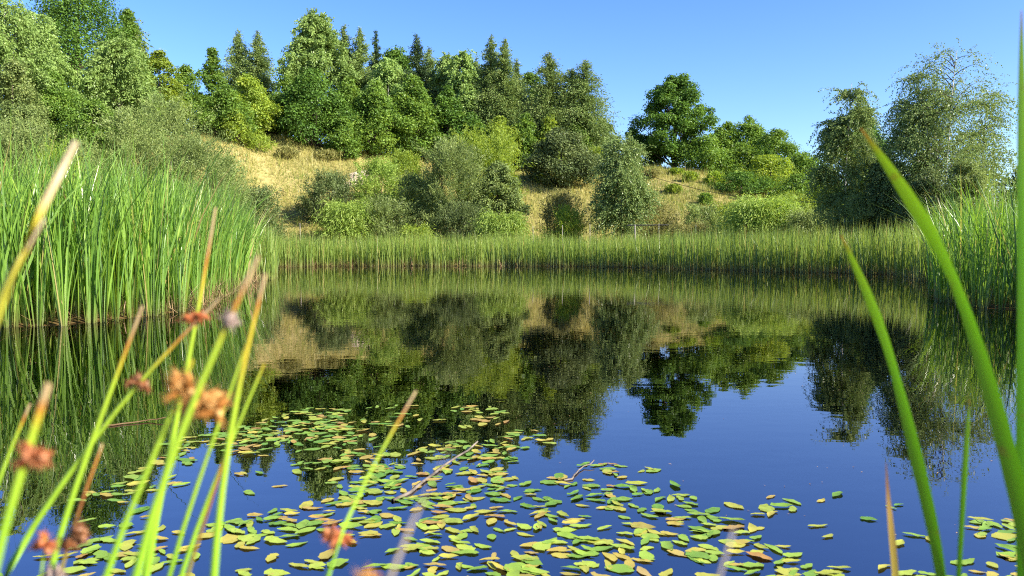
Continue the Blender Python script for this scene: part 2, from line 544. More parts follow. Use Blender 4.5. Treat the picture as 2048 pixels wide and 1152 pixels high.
def crown_birch(rng, H, W, n, ls, base=.16, stems=1, airy=.5, hang=(.05, .13), wid=.62, peak=.35, pt=.85):
    paths, SS, DD = [], [], []
    for s_ in range(stems):
        tp, tr = trunk_path(rng, H * (1 if s_ == 0 else rng.uniform(.72, .93)), max(.04, H * .0068), lean=.03 + .09 * (s_ > 0), k=11, top=.98)
        paths.append((tp, tr))
        nb = int(64 / stems ** .2)
        tb = np.sort(base + (.985 - base) * rng.uniform(0, 1, nb) ** .85)
        for t in tb:
            th = rng.uniform(0, 6.283)
            u = (t - base) / (1 - base)
            env = (u / peak) ** .55 if u < peak else ((1 - u) / (1 - peak)) ** pt
            ln = W * .5 * max(env, .06) * rng.uniform(.6, 1.12)
            el = math.radians(rng.uniform(28, 58))
            s0 = along_path(tp, np.array(t))
            tt = np.linspace(0, 1, 5)[:, None]
            dr = np.array([math.cos(th), math.sin(th), 0])
            p = s0 + dr * ln * tt + np.array([0, 0, 1.0]) * (math.tan(el) * ln * (tt - .55 * tt ** 2))
            paths.append((p, np.linspace(max(.014, H * .0022), .006, 5)))
            ns = max(4, int(20 * ln / (W * .5) + 3))
            q_ = rng.uniform(.25, 1.05, ns)
            SS.append(along_path(p, np.clip(q_, 0, 1)) + rng.normal(0, .03 * W, (ns, 3)))
            d = dr[None] * rng.uniform(.1, .7, (ns, 1)) + rng.normal(0, .35, (ns, 3)) + np.array([0, 0, .15])
            DD.append(norm(d))
    S, D = np.concatenate(SS), np.concatenate(DD)
    k = len(S)
    m = max(4, n // k)
    Ln = H * rng.uniform(hang[0], hang[1], k)
    V, q, tint = strand_leaves(rng, S, D, Ln, rng.uniform(.35, 1.15, k), m, ls, wid, np.array([.035, .035, .03]) * W * airy, rng.normal(0, .1, k))
    return V, q, tint, paths


def crown_larch(rng, H, W, n, ls, base=.1, dense=1.0, droop=.25, power=.95):
    tp, tr = trunk_path(rng, H, max(.06, H * .009), lean=.012, k=10, top=1.0, wig=.005)
    paths = [(tp, tr)]
    nb = int(170 * dense)
    tb = base + (1 - base) * np.clip((np.arange(nb) + rng.uniform(0, 1, nb)) / nb, 0, .995) ** .92
    SS, DD, LL, GG = [], [], [], []
    for t in tb:
        th = rng.uniform(0, 6.283)
        u = (t - base) / (1 - base)
        ln = W * .5 * ((1 - u) ** power) * rng.uniform(.55, 1.15) * (.75 + .25 * min(1, u * 6)) + .006 * W
        rise = .35 * u - .05
        s0 = along_path(tp, np.array(t))
        d = norm(np.array([math.cos(th), math.sin(th), rise]))
        SS.append(s0); DD.append(d); LL.append(ln); GG.append(droop * (1 - u * .7) * rng.uniform(.5, 1.4))
        tt = np.linspace(0, 1, 4)[:, None]
        p = s0 + d * ln * tt + np.array([0, 0, -1.0]) * GG[-1] * ln * tt ** 2
        paths.append((p, np.linspace(max(.012, H * .0018), .006, 4)))
    S, D, LL, GG = np.array(SS), np.array(DD), np.array(LL), np.array(GG)
    rep = np.maximum(1, ((LL / LL.mean()) ** 1.3 * n / nb / 6).astype(int))
    ii = np.repeat(np.arange(nb), rep)
    D2 = norm(D[ii] + rng.normal(0, .16, (len(ii), 3)))
    V, q, tint = strand_leaves(rng, S[ii], D2, LL[ii] * rng.uniform(.85, 1.05, len(ii)), GG[ii] + rng.uniform(0, .15, len(ii)), 6, ls * .9, .42, np.array([.014, .014, .012]) * W, rng.normal(0, .1, nb)[ii])
    return V, q, tint, paths


def crown_willow(rng, H, W, n, ls, upright=1.0, wid=.34, fill=.5, stems=12, base=.0):
    """bush of upright shoots that fan out from the ground"""
    paths = []
    K = 110
    h = rng.uniform(0, 1, K) ** .85
    th = rng.uniform(0, 6.283, K)
    lobes = rng.uniform(.75, 1.12, 6)[(th / 6.2832 * 6).astype(int) % 6]
    env = np.sqrt(np.clip(1 - (np.clip(h - .42, -.3, 1) / .60) ** 2, .05, 1))
    rad = W * .5 * env * lobes * np.sqrt(rng.uniform(.08, 1, K)) * .88
    S = np.stack([np.cos(th) * rad, np.sin(th) * rad, base * H + (H * (1 - base)) * h * .80], -1)
    D = norm(np.stack([np.cos(th) * .5 * rad / (W * .5), np.sin(th) * .5 * rad / (W * .5), np.full(K, upright)], -1) + rng.normal(0, .28, (K, 3)))
    Ln = H * rng.uniform(.13, .34, K)
    sub = 4
    ii = np.repeat(np.arange(K), sub)
    S2 = S[ii] + rng.normal(0, .045 * W, (K * sub, 3))
    S2[:, 2] = np.maximum(S2[:, 2], .02)
    D2 = norm(D[ii] + rng.normal(0, .33, (K * sub, 3)))
    m = max(4, n // (K * sub))
    over = np.maximum(S2[:, 2] + D2[:, 2] * Ln[ii] - H, 0)
    S2[:, 2] -= over
    V, q, tint = strand_leaves(rng, S2, D2, Ln[ii], rng.uniform(.0, .3, K * sub), m, ls, wid, .02 * W, (rng.normal(0, .12, K))[ii])
    for s_ in range(stems):
        c = rng.integers(K)
        tt = np.linspace(0, 1, 5)[:, None]
        s0 = np.array([S[c, 0] * .15, S[c, 1] * .15, -.2])
        m_ = np.array([S[c, 0] * .45, S[c, 1] * .45, S[c, 2] * .6])
        p = (1 - tt) ** 2 * s0 + 2 * tt * (1 - tt) * m_ + tt ** 2 * S[c]
        paths.append((p, np.linspace(max(.03, W * .012), .01, 5)))
    return V, q, tint, paths


def crown_weep(rng, H, W, n, ls):
    """fountain of arching blades that hang to the ground"""
    k = max(200, n // 7)
    th = rng.uniform(0, 6.283, k)
    r0 = W * .5 * np.sqrt(rng.uniform(0, 1, k)) * .45
    S = np.stack([np.cos(th) * r0, np.sin(th) * r0, H * rng.uniform(.12, .72, k)], -1)
    D = norm(np.stack([np.cos(th), np.sin(th), rng.uniform(.7, 2.0, k)], -1) + rng.normal(0, .3, (k, 3)))
    Ln = H * rng.uniform(.35, .75, k)
    top = S[:, 2] + Ln * D[:, 2] ** 2 / (4 * .9)
    S[:, 2] -= np.maximum(top - H, 0)
    S[:, 2] = np.maximum(S[:, 2], .02)
    V, q, tint = strand_leaves(rng, S, D, Ln, rng.uniform(.6, 1.25, k), 7, ls * 1.7, .2, .012 * W, rng.normal(0, .12, k))
    V[:, 2] = np.maximum(V[:, 2], -.1)
    paths = []
    for s_ in range(8):
        a = rng.uniform(0, 6.283)
        tt = np.linspace(0, 1, 4)
        p = np.stack([np.cos(a) * W * .12 * tt, np.sin(a) * W * .12 * tt, -.1 + H * .6 * tt], -1)
        paths.append((p, np.linspace(.03, .008, 4)))
    return V, q, tint, paths


PLANT_NO = [0]
TOTAL = [0]


def plant(px, top, w, d, kind, mat, name, label, cat, group=None, base_py=None, bark='bark', dens=1.0, leaf=1.0, wm=None, **kw):
    """w = width in photo pixels; the foot stands on the ground at distance d"""
    PLANT_NO[0] += 1
    rng = np.random.default_rng(100 + PLANT_NO[0])
    if d is None:
        d = on_slope(px, base_py)
    foot = P(px, 500, d)
    foot[2] = float(zt(foot[0], d)) - .04
    H = P(px, top, d)[2] - foot[2]
    wm = wm or dict(larch=2.7, birch=1.28, broad=1.2, willow=1.15, weep=1.1)[kind]
    w = w * wm
    W = w / F * d
    area = (w / 2) * (H / d * F / 2)
    n = int(np.clip(area * 3.0 * dens, 700, 44000))
    TOTAL[0] += n
    ls = np.clip(2.25 * d / 750, .05, .5) * leaf
    fn = dict(broad=crown_broad, birch=crown_birch, larch=crown_larch, willow=crown_willow, weep=crown_weep)[kind]
    V, q, tint, paths = fn(rng, H, W, n, ls, **kw)
    e = empty(name, foot)
    tag(e, label, cat, group)
    obj('crown', mesh('crown', V, q, attrs={'tint': tint}, mat=M[mat]), e)
    sides = 6 if w > 90 else 5
    if cat == 'tree':
        ns = kw.get('stems', 1)
        lead = [p for p in paths if p[1][0] > .035 and len(p[0]) > 7][:max(ns, 1)] or paths[:1]
        rest = [p for p in paths if not any(p is l_ for l_ in lead)]
        tv, tq, ta = tubes(lead, sides)
        t_ = obj('trunk', mesh('trunk', tv, tq, smooth=True, mat=M[bark]), e)
        if rest:
            tv, tq, ta = tubes(rest, sides)
            obj('branches', mesh('branches', tv, tq, smooth=True, mat=M['bark']), t_)
    else:
        tv, tq, ta = tubes(paths, sides)
        obj('stems', mesh('stems', tv, tq, smooth=True, mat=M['bark']), e)
    return e


LT = 'trees on the slope behind the tall reeds at left'
HT = 'trees along the top of the hill'
FT = 'broadleaf trees at the front edge of the hilltop wood'
SB = 'bushes at the foot of the grassy slope'
RT = 'trees beyond the reeds at right'
BT = 'rounded trees right of the oak'
HB = 'small bushes scattered on the grassy slope'

# --- far left slope
plant(165, -45, 250, 70, 'broad', 'oak', 'oak_tree', 'huge dark green tree with spreading limbs, top cut by the upper edge at left', 'tree', LT, K=150, dens=1.3, base=.2, limbs=30)
plant(255, 5, 90, 74, 'broad', 'maple', 'leafy_tree', 'bright green leafy tree merging into the right side of the huge dark tree', 'tree', LT, base=.1)
plant(278, 35, 60, 80, 'birch', 'willow', 'willow_tree', 'greyish wispy tree peeking out behind the huge dark tree against sky', 'tree', LT)
plant(20, -30, 130, 54, 'birch', 'birch', 'aspen_tree', 'tall silvery aspen rising at the left picture edge', 'tree', LT, pt=.58, bark='birchbark', stems=2, hang=(.03, .08), dens=1.3)
plant(95, 30, 110, 58, 'birch', 'birch', 'aspen_tree', 'pale slim aspen in front of the huge dark tree', 'tree', LT, pt=.58, bark='birchbark', hang=(.03, .08), dens=1.2)
plant(30, 110, 170, 50, 'broad', 'willow', 'leafy_tree', 'dense grey green tree below the silvery aspen at the left edge', 'tree', LT, base=.0, K=110)
plant(120, 140, 180, 55, 'broad', 'maple', 'leafy_tree', 'broad mid green tree below the pale slim aspen', 'tree', LT, base=.0, K=110)
plant(190, 185, 150, 52, 'broad', 'maple', 'leafy_tree', 'low bushy mid green tree left of the white trunked birch', 'tree', LT, base=.0, K=110)
plant(60, 205, 140, 44, 'broad', 'willow', 'leafy_tree', 'shadowy grey green bush tree just behind the leftmost reeds', 'tree', LT, base=.0, K=110)
plant(243, 82, 105, 62, 'birch', 'birch', 'birch_tree', 'pale yellow green birch with visible white trunk on the left slope', 'tree', LT, pt=.58, bark='birchbark', dens=1.25, hang=(.06, .15), base=.22)
plant(325, 95, 95, 80, 'broad', 'lime', 'leafy_tree', 'yellow green tree right of the white trunked birch, against the sky', 'tree', LT, base=.1)
plant(290, 165, 80, 72, 'broad', 'maple', 'leafy_tree', 'mid green tree filling in between birch and yellow green tree', 'tree', LT, base=.05)
# --- shrubs in front of the left slope
plant(265, 205, 120, 52, 'willow', 'willow', 'willow_bush', 'light green willow bush at the foot of the white trunked birch', 'bush', LT, dens=1.2)
plant(335, 185, 130, 56, 'willow', 'willow', 'willow_bush', 'tall sage green willow bush above the left reeds', 'bush', LT, dens=1.2)
plant(400, 250, 112, 52, 'willow', 'willow', 'willow_bush', 'spreading sage green willow bush right of the tall willow bush', 'bush', LT, dens=1.2)
plant(450, 300, 92, 55, 'willow', 'willow', 'willow_bush', 'grey green bush sloping down to the dense dark bush', 'bush', LT, dens=1.2)
plant(518, 366, 100, 57, 'willow', 'darkbush', 'dense_bush', 'low dense dark bush where the left reeds meet the far shore', 'bush', LT, dens=1.4)
plant(445, 375, 110, 52, 'willow', 'darkbush', 'dense_bush', 'dark bush directly behind the right end of the left reeds', 'bush', LT, dens=1.2)
plant(25, 228, 130, 24, 'willow', 'willow', 'reed_side_bush', 'yellowish green bush behind the leftmost tall reeds', 'bush', LT, leaf=1.2)
plant(110, 262, 50, 26, 'willow', 'yellow', 'reed_side_bush', 'small bright yellow bush peeping over the left reeds', 'bush', LT, leaf=1.2)
plant(160, 262, 70, 40, 'willow', 'willow', 'reed_side_bush', 'small pale bush behind the left reeds next to the yellow one', 'bush', LT)
# --- wood on the hilltop, back row
plant(484, 60, 72, 112, 'larch', 'larch', 'larch_tree', 'dark larch, left one of the pair standing apart against the sky', 'tree', HT, dens=1.2)
plant(524, 62, 70, 111, 'larch', 'larch', 'larch_tree', 'dark larch, right one of the pair standing apart against the sky', 'tree', HT, dens=1.3)
plant(604, 112, 70, 112, 'broad', 'oak', 'leafy_tree', 'dark leafy tree half hidden left of the tallest birch', 'tree', HT)
plant(640, 24, 120, 104, 'birch', 'birch', 'birch_tree', 'tallest pale birch with pointed top above the hilltop wood', 'tree', HT, bark='birchbark', dens=1.5, peak=.3, hang=(.05, .12))
plant(690, 50, 58, 107, 'larch', 'larch', 'larch_tree', 'slim larch just right of the tallest birch', 'tree', HT, base=.25)
plant(722, 55, 60, 106, 'larch', 'larch', 'larch_tree', 'slim larch with bare lower trunk, second right of the tallest birch', 'tree', HT, base=.25)
plant(757, 62, 60, 112, 'larch', 'spruce', 'spruce_tree', 'narrow dark spruce left of the rounded treetop', 'tree', HT, dens=1.3, wm=2.0)
plant(798, 88, 120, 116, 'broad', 'oak', 'leafy_tree', 'rounded dark leafy treetop between two spruces', 'tree', HT, K=110)
plant(838, 68, 62, 104, 'larch', 'spruce', 'spruce_tree', 'dark spruce with pointed tip right of the rounded treetop', 'tree', HT, dens=1.3)
plant(862, 95, 75, 112, 'larch', 'larch', 'larch_tree', 'olive green larch leaning on the right spruce', 'tree', HT)
plant(778, 112, 85, 103, 'birch', 'birch', 'birch_tree', 'pale drooping birch in front of the rounded treetop', 'tree', HT, bark='birchbark', dens=1.4)
plant(886, 105, 60, 104, 'birch', 'birch', 'birch_tree', 'pale birch right of the olive larch', 'tree', HT, bark='birchbark', dens=1.5)
plant(922, 98, 70, 101, 'birch', 'birch', 'birch_tree', 'slender pale birch in the middle of the hilltop wood', 'tree', HT, bark='birchbark', dens=1.5)
plant(955, 115, 60, 106, 'larch', 'larch', 'larch_tree', 'lower larch between the slender birch and twin larches', 'tree', HT, dens=1.2)
plant(980, 70, 70, 100, 'larch', 'larch', 'larch_tree', 'left one of the twin tall larches right of wood centre', 'tree', HT, dens=1.4)
plant(1009, 78, 66, 99, 'larch', 'larch', 'larch_tree', 'right one of the twin tall larches right of wood centre', 'tree', HT, dens=1.4)
plant(995, 140, 90, 105, 'birch', 'birch', 'birch_tree', 'wide pale birch in front of the twin tall larches', 'tree', HT, bark='birchbark', dens=1.5)
plant(1036, 118, 60, 108, 'larch', 'larch', 'larch_tree', 'olive larch right of the twin tall larches', 'tree', HT, dens=1.2)
plant(1066, 135, 90, 110, 'broad', 'maple', 'leafy_tree', 'bright green rounded treetop between the larches at right of the wood', 'tree', HT)
plant(1098, 106, 72, 99, 'larch', 'larch', 'larch_tree', 'full dark larch, second from the right end of the wood', 'tree', HT, dens=1.6, power=.7)
plant(1085, 185, 85, 101, 'birch', 'birch', 'birch_tree', 'soft olive birch below the full dark larch', 'tree', HT, dens=1.4)
plant(1144, 138, 60, 99, 'larch', 'larch', 'larch_tree', 'larch with flat top beside the last larch of the wood', 'tree', HT, power=.6, base=.2)
plant(1168, 120, 70, 98, 'larch', 'larch', 'larch_tree', 'ragged larch with drooping branches ending the wood at right', 'tree', HT, power=.7, droop=.4, base=.12)
plant(1205, 238, 60, 104, 'birch', 'greybirch', 'small_tree', 'small sparse tree at the foot of the ragged last larch', 'tree', HT)
plant(1035, 165, 90, 103, 'birch', 'larch', 'leafy_tree', 'olive feathery tree filling the gap below the right larches', 'tree', HT, dens=1.4)
plant(940, 150, 90, 102, 'birch', 'birch', 'birch_tree', 'low pale birch under the slender birch', 'tree', HT, dens=1.4, bark='birchbark')
# --- wood, front row
plant(385, 125, 100, 88, 'broad', 'maple', 'front_tree', 'dark green leafy tree left of the pointed green tree', 'tree', FT, base=.0, shape=(.5, .85))
plant(428, 88, 85, 92, 'broad', 'maple', 'front_tree', 'pointed green leafy tree left of the larch pair', 'tree', FT, base=.0, shape=(.5, .9))
plant(455, 170, 110, 84, 'broad', 'maple', 'front_tree', 'leafy tree in shade below the pointed green tree', 'tree', FT, base=.0, shape=(.5, .85))
plant(502, 142, 105, 88, 'broad', 'lime', 'front_tree', 'bright yellow green tree in front of the larch pair', 'tree', FT, base=.0, shape=(.5, .85))
plant(480, 215, 60, 82, 'broad', 'lime', 'front_tree', 'small bright green sapling tree at the top of the slope', 'tree', FT, base=.0, shape=(.5, .85))
plant(575, 150, 110, 94, 'broad', 'maple', 'front_tree', 'leafy green tree below left of the tallest birch', 'tree', FT, base=.0, shape=(.5, .85))
plant(632, 138, 160, 91, 'broad', 'oak', 'front_tree', 'largest dark oak in front of the tallest birch', 'tree', FT, base=.03, shape=(.5, .85), K=110, leaf=1.1)
plant(700, 150, 100, 94, 'broad', 'maple', 'front_tree', 'green tree right of the largest dark oak', 'tree', FT, base=.0, shape=(.5, .85), leaf=1.1)
plant(752, 160, 120, 92, 'broad', 'maple', 'front_tree', 'glossy green tree in the middle of the front row', 'tree', FT, base=.02, shape=(.5, .85), leaf=1.1)
plant(690, 232, 80, 88, 'broad', 'maple', 'front_tree', 'low green tree before the front row, above the dry grass', 'tree', FT, base=.0, shape=(.5, .85))
plant(828, 150, 120, 95, 'broad', 'maple', 'front_tree', 'tall glossy green tree with bare foot, right half of front row', 'tree', FT, base=.06, shape=(.5, .85), leaf=1.1, K=110)
plant(896, 165, 90, 97, 'broad', 'oak', 'front_tree', 'dark green pointed tree before the slender birch', 'tree', FT, base=.0, shape=(.5, .9))
plant(945, 225, 110, 96, 'broad', 'oak', 'front_tree', 'dark rounded tree right of the dark pointed tree', 'tree', FT, base=.0, shape=(.5, .85))
plant(1000, 232, 100, 93, 'broad', 'lime', 'front_tree', 'bright lime green tree below the twin tall larches', 'tree', FT, base=.0, shape=(.5, .85))
plant(1048, 225, 90, 95, 'broad', 'maple', 'front_tree', 'fresh green tree left of the dark round bush', 'tree', FT, base=.0, shape=(.5, .85))
plant(1095, 228, 80, 95, 'broad', 'lime', 'front_tree', 'lime green treetop just above the dark round bush', 'tree', FT, base=.0, shape=(.5, .85))
plant(1150, 240, 80, 97, 'broad', 'maple', 'front_tree', 'green tree under the flat topped larch', 'tree', FT, base=.0, shape=(.5, .85))
plant(530, 195, 70, 96, 'broad', 'maple', 'front_tree', 'shaded tree below the right larch of the separate pair', 'tree', FT, base=.0, shape=(.5, .85))
# --- slope foot bushes
plant(655, 340, 115, 70, 'willow', 'darkbush', 'slope_bush', 'dark olive bush left of the bare sandy patch', 'bush', SB, dens=1.5)
plant(697, 385, 100, 65, 'weep', 'weep', 'weeping_bush', 'bright green weeping bush in front of the dark olive bush', 'bush', SB, dens=1.4)
plant(760, 312, 95, 72, 'willow', 'weep', 'slope_bush', 'feathery yellow green bush right of the bare sandy patch', 'bush', SB, dens=1.3)
plant(815, 298, 90, 76, 'willow', 'lime', 'slope_bush', 'golden green bush left of the tall twin willow', 'bush', SB, dens=1.2)
plant(772, 392, 120, 66, 'willow', 'willow', 'slope_bush', 'low bluish green bush beside the bright weeping bush', 'bush', SB, dens=1.4)
plant(835, 345, 90, 69, 'willow', 'willow', 'slope_bush', 'mid green bush between the low bluish bush and tall willow', 'bush', SB, dens=1.4)
plant(902, 270, 115, 67, 'willow', 'willow', 'willow_bush', 'tall grey green willow standing nearest the far reeds at centre', 'bush', SB, dens=1.6)
plant(975, 248, 120, 74, 'willow', 'lime', 'willow_bush', 'tall fresh green willow right behind the grey green willow', 'bush', SB, dens=1.5)
plant(995, 318, 95, 67, 'broad', 'willow', 'slope_bush', 'dark small leaved tree bush right of the tall willows', 'bush', SB, dens=1.5, base=.12)
plant(1003, 408, 100, 61, 'weep', 'weep', 'weeping_bush', 'round pale green weeping bush behind the centre reeds', 'bush', SB, dens=1.6)
plant(915, 400, 105, 64, 'willow', 'darkbush', 'slope_bush', 'low shadowy bush at the foot of the tall willow', 'bush', SB, dens=1.2)
plant(832, 438, 50, 61, 'weep', 'lime', 'weeping_bush', 'tiny yellow green weeping clump behind the far reeds', 'bush', SB, dens=1.5)
plant(1122, 256, 130, 87, 'broad', 'darkbush', 'round_bush', 'big dark round bush standing alone on the grassy slope', 'bush', SB, base=.0, K=110, dens=1.5)
plant(1126, 375, 85, 66, 'willow', 'tan_weed', 'slope_bush', 'soft yellowish bush on the dry grass below the round bush', 'bush', SB, dens=1.2)
plant(1130, 405, 70, 63, 'willow', 'lime', 'slope_bush', 'light green twigs in front of the soft yellowish bush', 'bush', SB, dens=1.0)
plant(1243, 272, 120, 62, 'birch', 'greybirch', 'birch_tree', 'single grey green birch standing free before the grassy slope', 'tree', SB, pt=.58, bark='birchbark', dens=2.0, hang=(.08, .2), base=.2, peak=.35, stems=2, wm=.95, leaf=.85)
plant(1310, 400, 80, 64, 'willow', 'tan_weed', 'slope_bush', 'yellowish weedy bush right of the single birch', 'bush', SB)
plant(1400, 405, 90, 62, 'willow', 'willow', 'slope_bush', 'low mixed green bush left of the large weeping willow bush', 'bush', SB)
plant(1375, 432, 90, 60, 'weep', 'tan_weed', 'weeping_bush', 'straw coloured arching clump behind the fence rail', 'bush', SB)
plant(1450, 400, 70, 63, 'willow', 'lime', 'slope_bush', 'light green bush touching the large weeping willow bush', 'bush', SB)
plant(1527, 372, 150, 57, 'weep', 'weep', 'weeping_bush', 'large pale weeping willow bush behind the right far reeds', 'bush', SB, dens=1.8)
plant(1625, 402, 110, 54, 'weep', 'willow', 'weeping_bush', 'darker weeping bush right of the large pale weeping one', 'bush', SB, dens=1.5)
plant(1585, 380, 110, 62, 'willow', 'lime', 'slope_bush', 'bright green bush behind the two weeping bushes', 'bush', SB, dens=1.3)
plant(1655, 365, 110, 66, 'willow', 'lime', 'slope_bush', 'yellow green bush left of the slender right birch', 'bush', SB, dens=1.3)
# --- small bushes on the slope
for px, top, base, w, mat, lab in [
        (520, 268, 305, 52, 'lime', 'rounded light green bush on the upper left of the dry slope'),
        (1085, 345, 368, 26, 'yellow', 'tiny bright bush at the left foot of the dark round bush'),
        (1300, 338, 356, 40, 'tan_weed', 'low pale bush on the slope below the oak'),
        (1350, 336, 350, 34, 'yellow', 'small yellow bush near the ridge under the oak'),
        (1378, 342, 364, 32, 'lime', 'small upright bush on the ridge right of the oak'),
        (1427, 342, 372, 44, 'yellow', 'bright round bush on the ridge, nearest the rounded trees'),
        (1345, 368, 386, 36, 'lime', 'flat little bush in the middle of the right slope'),
        (1410, 385, 410, 26, 'maple', 'tiny dark bush below the hanging cable'),
        (1190, 290, 350, 36, 'lime', 'bright narrow bush between the dark round bush and birch'),
        (660, 300, 320, 60, 'tan_weed', 'brownish weeds under the largest dark oak'),
        (575, 292, 318, 40, 'tan_weed', 'reddish dry weeds at the top of the left slope')]:
    plant(px, top, w, None, 'willow', mat, 'small_bush', lab, 'bush', HB, base_py=base, dens=1.6, stems=5)
# --- oak and the trees right of it
plant(1347, 148, 155, 103, 'broad', 'oak', 'oak_tree', 'big solitary dark oak with rounded open crown on the ridge', 'tree', BT, base=.1, K=105, dens=1.6, limbs=34, clump=(.05, .105), shape=(.6, .5), wm=1.1)
plant(1262, 252, 50, 108, 'broad', 'oak', 'small_tree', 'small tree showing above the single birch, left of the oak', 'tree', BT)
plant(1300, 270, 60, 106, 'broad', 'oak', 'leafy_tree', 'dark bush tree under the left side of the oak', 'tree', BT, base=.0)
plant(1405, 268, 110, 100, 'broad', 'maple', 'leafy_tree', 'light green tree under the right side of the oak', 'tree', BT, base=.0)
plant(1445, 243, 90, 112, 'broad', 'maple', 'locust_tree', 'feathery tree between the oak and the domed tree', 'tree', BT, base=.0)
plant(1495, 230, 110, 112, 'broad', 'maple', 'locust_tree', 'domed tree, highest right of the oak', 'tree', BT, base=.0)
plant(1478, 285, 100, 101, 'broad', 'maple', 'leafy_tree', 'rounded tree before the domed tree', 'tree', BT, base=.0)
plant(1550, 255, 120, 102, 'broad', 'maple', 'leafy_tree', 'green tree sloping down right of the domed tree', 'tree', BT, base=.0)
plant(1540, 310, 130, 92, 'broad', 'lime', 'leafy_tree', 'light green rounded tree above the large weeping bush', 'tree', BT, base=.0)
plant(1602, 300, 110, 94, 'broad', 'maple', 'leafy_tree', 'lower tree at the right end of the rounded trees', 'tree', BT, base=.0)
plant(1480, 345, 110, 86, 'broad', 'oak', 'leafy_tree', 'dark low tree at the right end of the grassy ridge', 'tree', BT, base=.0)
plant(1645, 330, 90, 86, 'broad', 'maple', 'leafy_tree', 'small tree in the dip left of the right birches', 'tree', BT, base=.0)
plant(1590, 350, 120, 78, 'broad', 'maple', 'leafy_tree', 'shrubby tree behind the bright green bush', 'tree', BT, base=.0)
# --- right birches
plant(1712, 200, 140, 62, 'broad', 'oak', 'leafy_tree', 'dark leafy tree behind the slender right birch', 'tree', RT, base=.05, dens=1.3)
plant(1688, 160, 100, 48, 'birch', 'greybirch', 'birch_tree', 'slender birch with thin twiggy top at right', 'tree', RT, pt=.58, bark='birchbark', dens=1.8, hang=(.06, .14), base=.12, wm=1.05, leaf=.8)
plant(1878, 92, 190, 42, 'birch', 'greybirch', 'birch_tree', 'tallest drooping silver birch at right against the sky', 'tree', RT, pt=.58, bark='birchbark', dens=2.8, stems=3, peak=.5, hang=(.07, .17), base=.14, airy=.35, wm=1.0, leaf=.8)
plant(1815, 140, 90, 44, 'birch', 'greybirch', 'birch_tree', 'dark drooping birch left of the tallest silver birch', 'tree', RT, pt=.58, bark='bark', dens=1.4, hang=(.07, .17), wm=1.0, leaf=.8)
plant(1955, 175, 80, 44, 'birch', 'greybirch', 'birch_tree', 'thin birch leaning out right of the tallest silver birch', 'tree', RT, pt=.58, bark='birchbark', dens=.9, hang=(.07, .17), wm=1.0, leaf=.8)
plant(1770, 300, 140, 46, 'broad', 'darkbush', 'understorey_bush', 'dark thicket under the slender right birch', 'bush', RT, base=.0, dens=1.3)
plant(1850, 330, 150, 40, 'broad', 'darkbush', 'understorey_bush', 'darkest thicket below the tallest silver birch', 'bush', RT, base=.0, dens=1.3)
plant(1930, 320, 140, 38, 'broad', 'willow', 'understorey_bush', 'olive thicket above the right reeds', 'bush', RT, base=.0)
plant(1715, 380, 110, 46, 'willow', 'willow', 'understorey_bush', 'low olive bush in front of the slender right birch', 'bush', RT, dens=1.2)
plant(2035, 330, 90, 60, 'birch', 'greybirch', 'understorey_bush', 'sparse far bush above the right reeds at the picture edge', 'bush', RT, dens=.8)

# ------------------------------------------------------------------ bare sand, fence, cables
d0 = on_slope(720, 358)
rng = np.random.default_rng(5)
k = 22
uu, vv = np.meshgrid(np.linspace(-1, 1, k), np.linspace(-1, 1, k))
c = P(720, 358, d0)
xs = c[0] + uu * 1.15 * (1 + .25 * np.sin(vv * 5)) + .4 * vv
ys = c[1] + vv * 2.6
edge = np.clip(1 - (np.abs(uu) ** 3 + np.abs(vv) ** 3), -1, 1)
zs = zt(xs, ys) + .35 * edge + rng.normal(0, .05, xs.shape) + .1 * np.sin(uu * 9 + vv * 4) * edge
ii = np.arange(k * k).reshape(k, k)
q = np.stack([ii[:-1, :-1], ii[:-1, 1:], ii[1:, 1:], ii[1:, :-1]], -1).reshape(-1, 4)
tag(obj('bare_sand_terrain', mesh('bare_sand_terrain', np.stack([xs, ys, zs], -1).reshape(-1, 3), q, smooth=False, mat=M['sand'])), kind='structure')

for px, top, lab in [(600, 446, 'pale wooden fence post standing alone left of the dark olive bush'),
                     (1066, 452, 'leftmost of three fence posts on the dry grass at centre'),
                     (1125, 450, 'middle of three fence posts on the dry grass at centre'),
                     (1180, 448, 'right one of three fence posts, next to the single birch'),
                     (1270, 449, 'stout fence post at the left end of the dark rail'),
                     (1318, 447, 'fence post carrying the dark rail'),
                     (1392, 450, 'fence post in the straw coloured arching clump')]:
    d = 58.5
    p = P(px, top, d)
    z0 = float(zt(p[0], d)) - .3
    h = p[2] - z0
    s = .03 if px != 1270 else .06
    e = empty('fence_post', (p[0], d, z0))
    tag(e, lab, 'post', 'fence posts behind the far reeds')
    tv, tq, ta = tubes([(np.array([[0, 0, 0], [.01, 0, h * .5], [-.01, .01, h - .05]]), [s, s * .95, s * .9])], 7)
    obj('post', mesh('post', tv, tq, smooth=True, mat=M['post']), e)
    tv, tq, ta = tubes([(np.array([[-.01, .01, h - .052], [-.01, .01, h - .02], [-.01, .01, h]]), [s * .93, s * .8, s * .12])], 7)
    obj('post_cap', mesh('post_cap', tv, tq, smooth=True, mat=M['post']), e)
a, b = P(1254, 450.5, 58.6), P(1338, 450.0, 58.6)
tv, tq, ta = tubes([(np.array([a, (a * 2 + b) / 3, (a + 2 * b) / 3, b]), .045)], 6)
tag(obj('fence_rail', mesh('fence_rail', tv, tq, smooth=True, mat=M['dark_metal'])), 'dark horizontal rail between two fence posts right of the birch', 'rail')
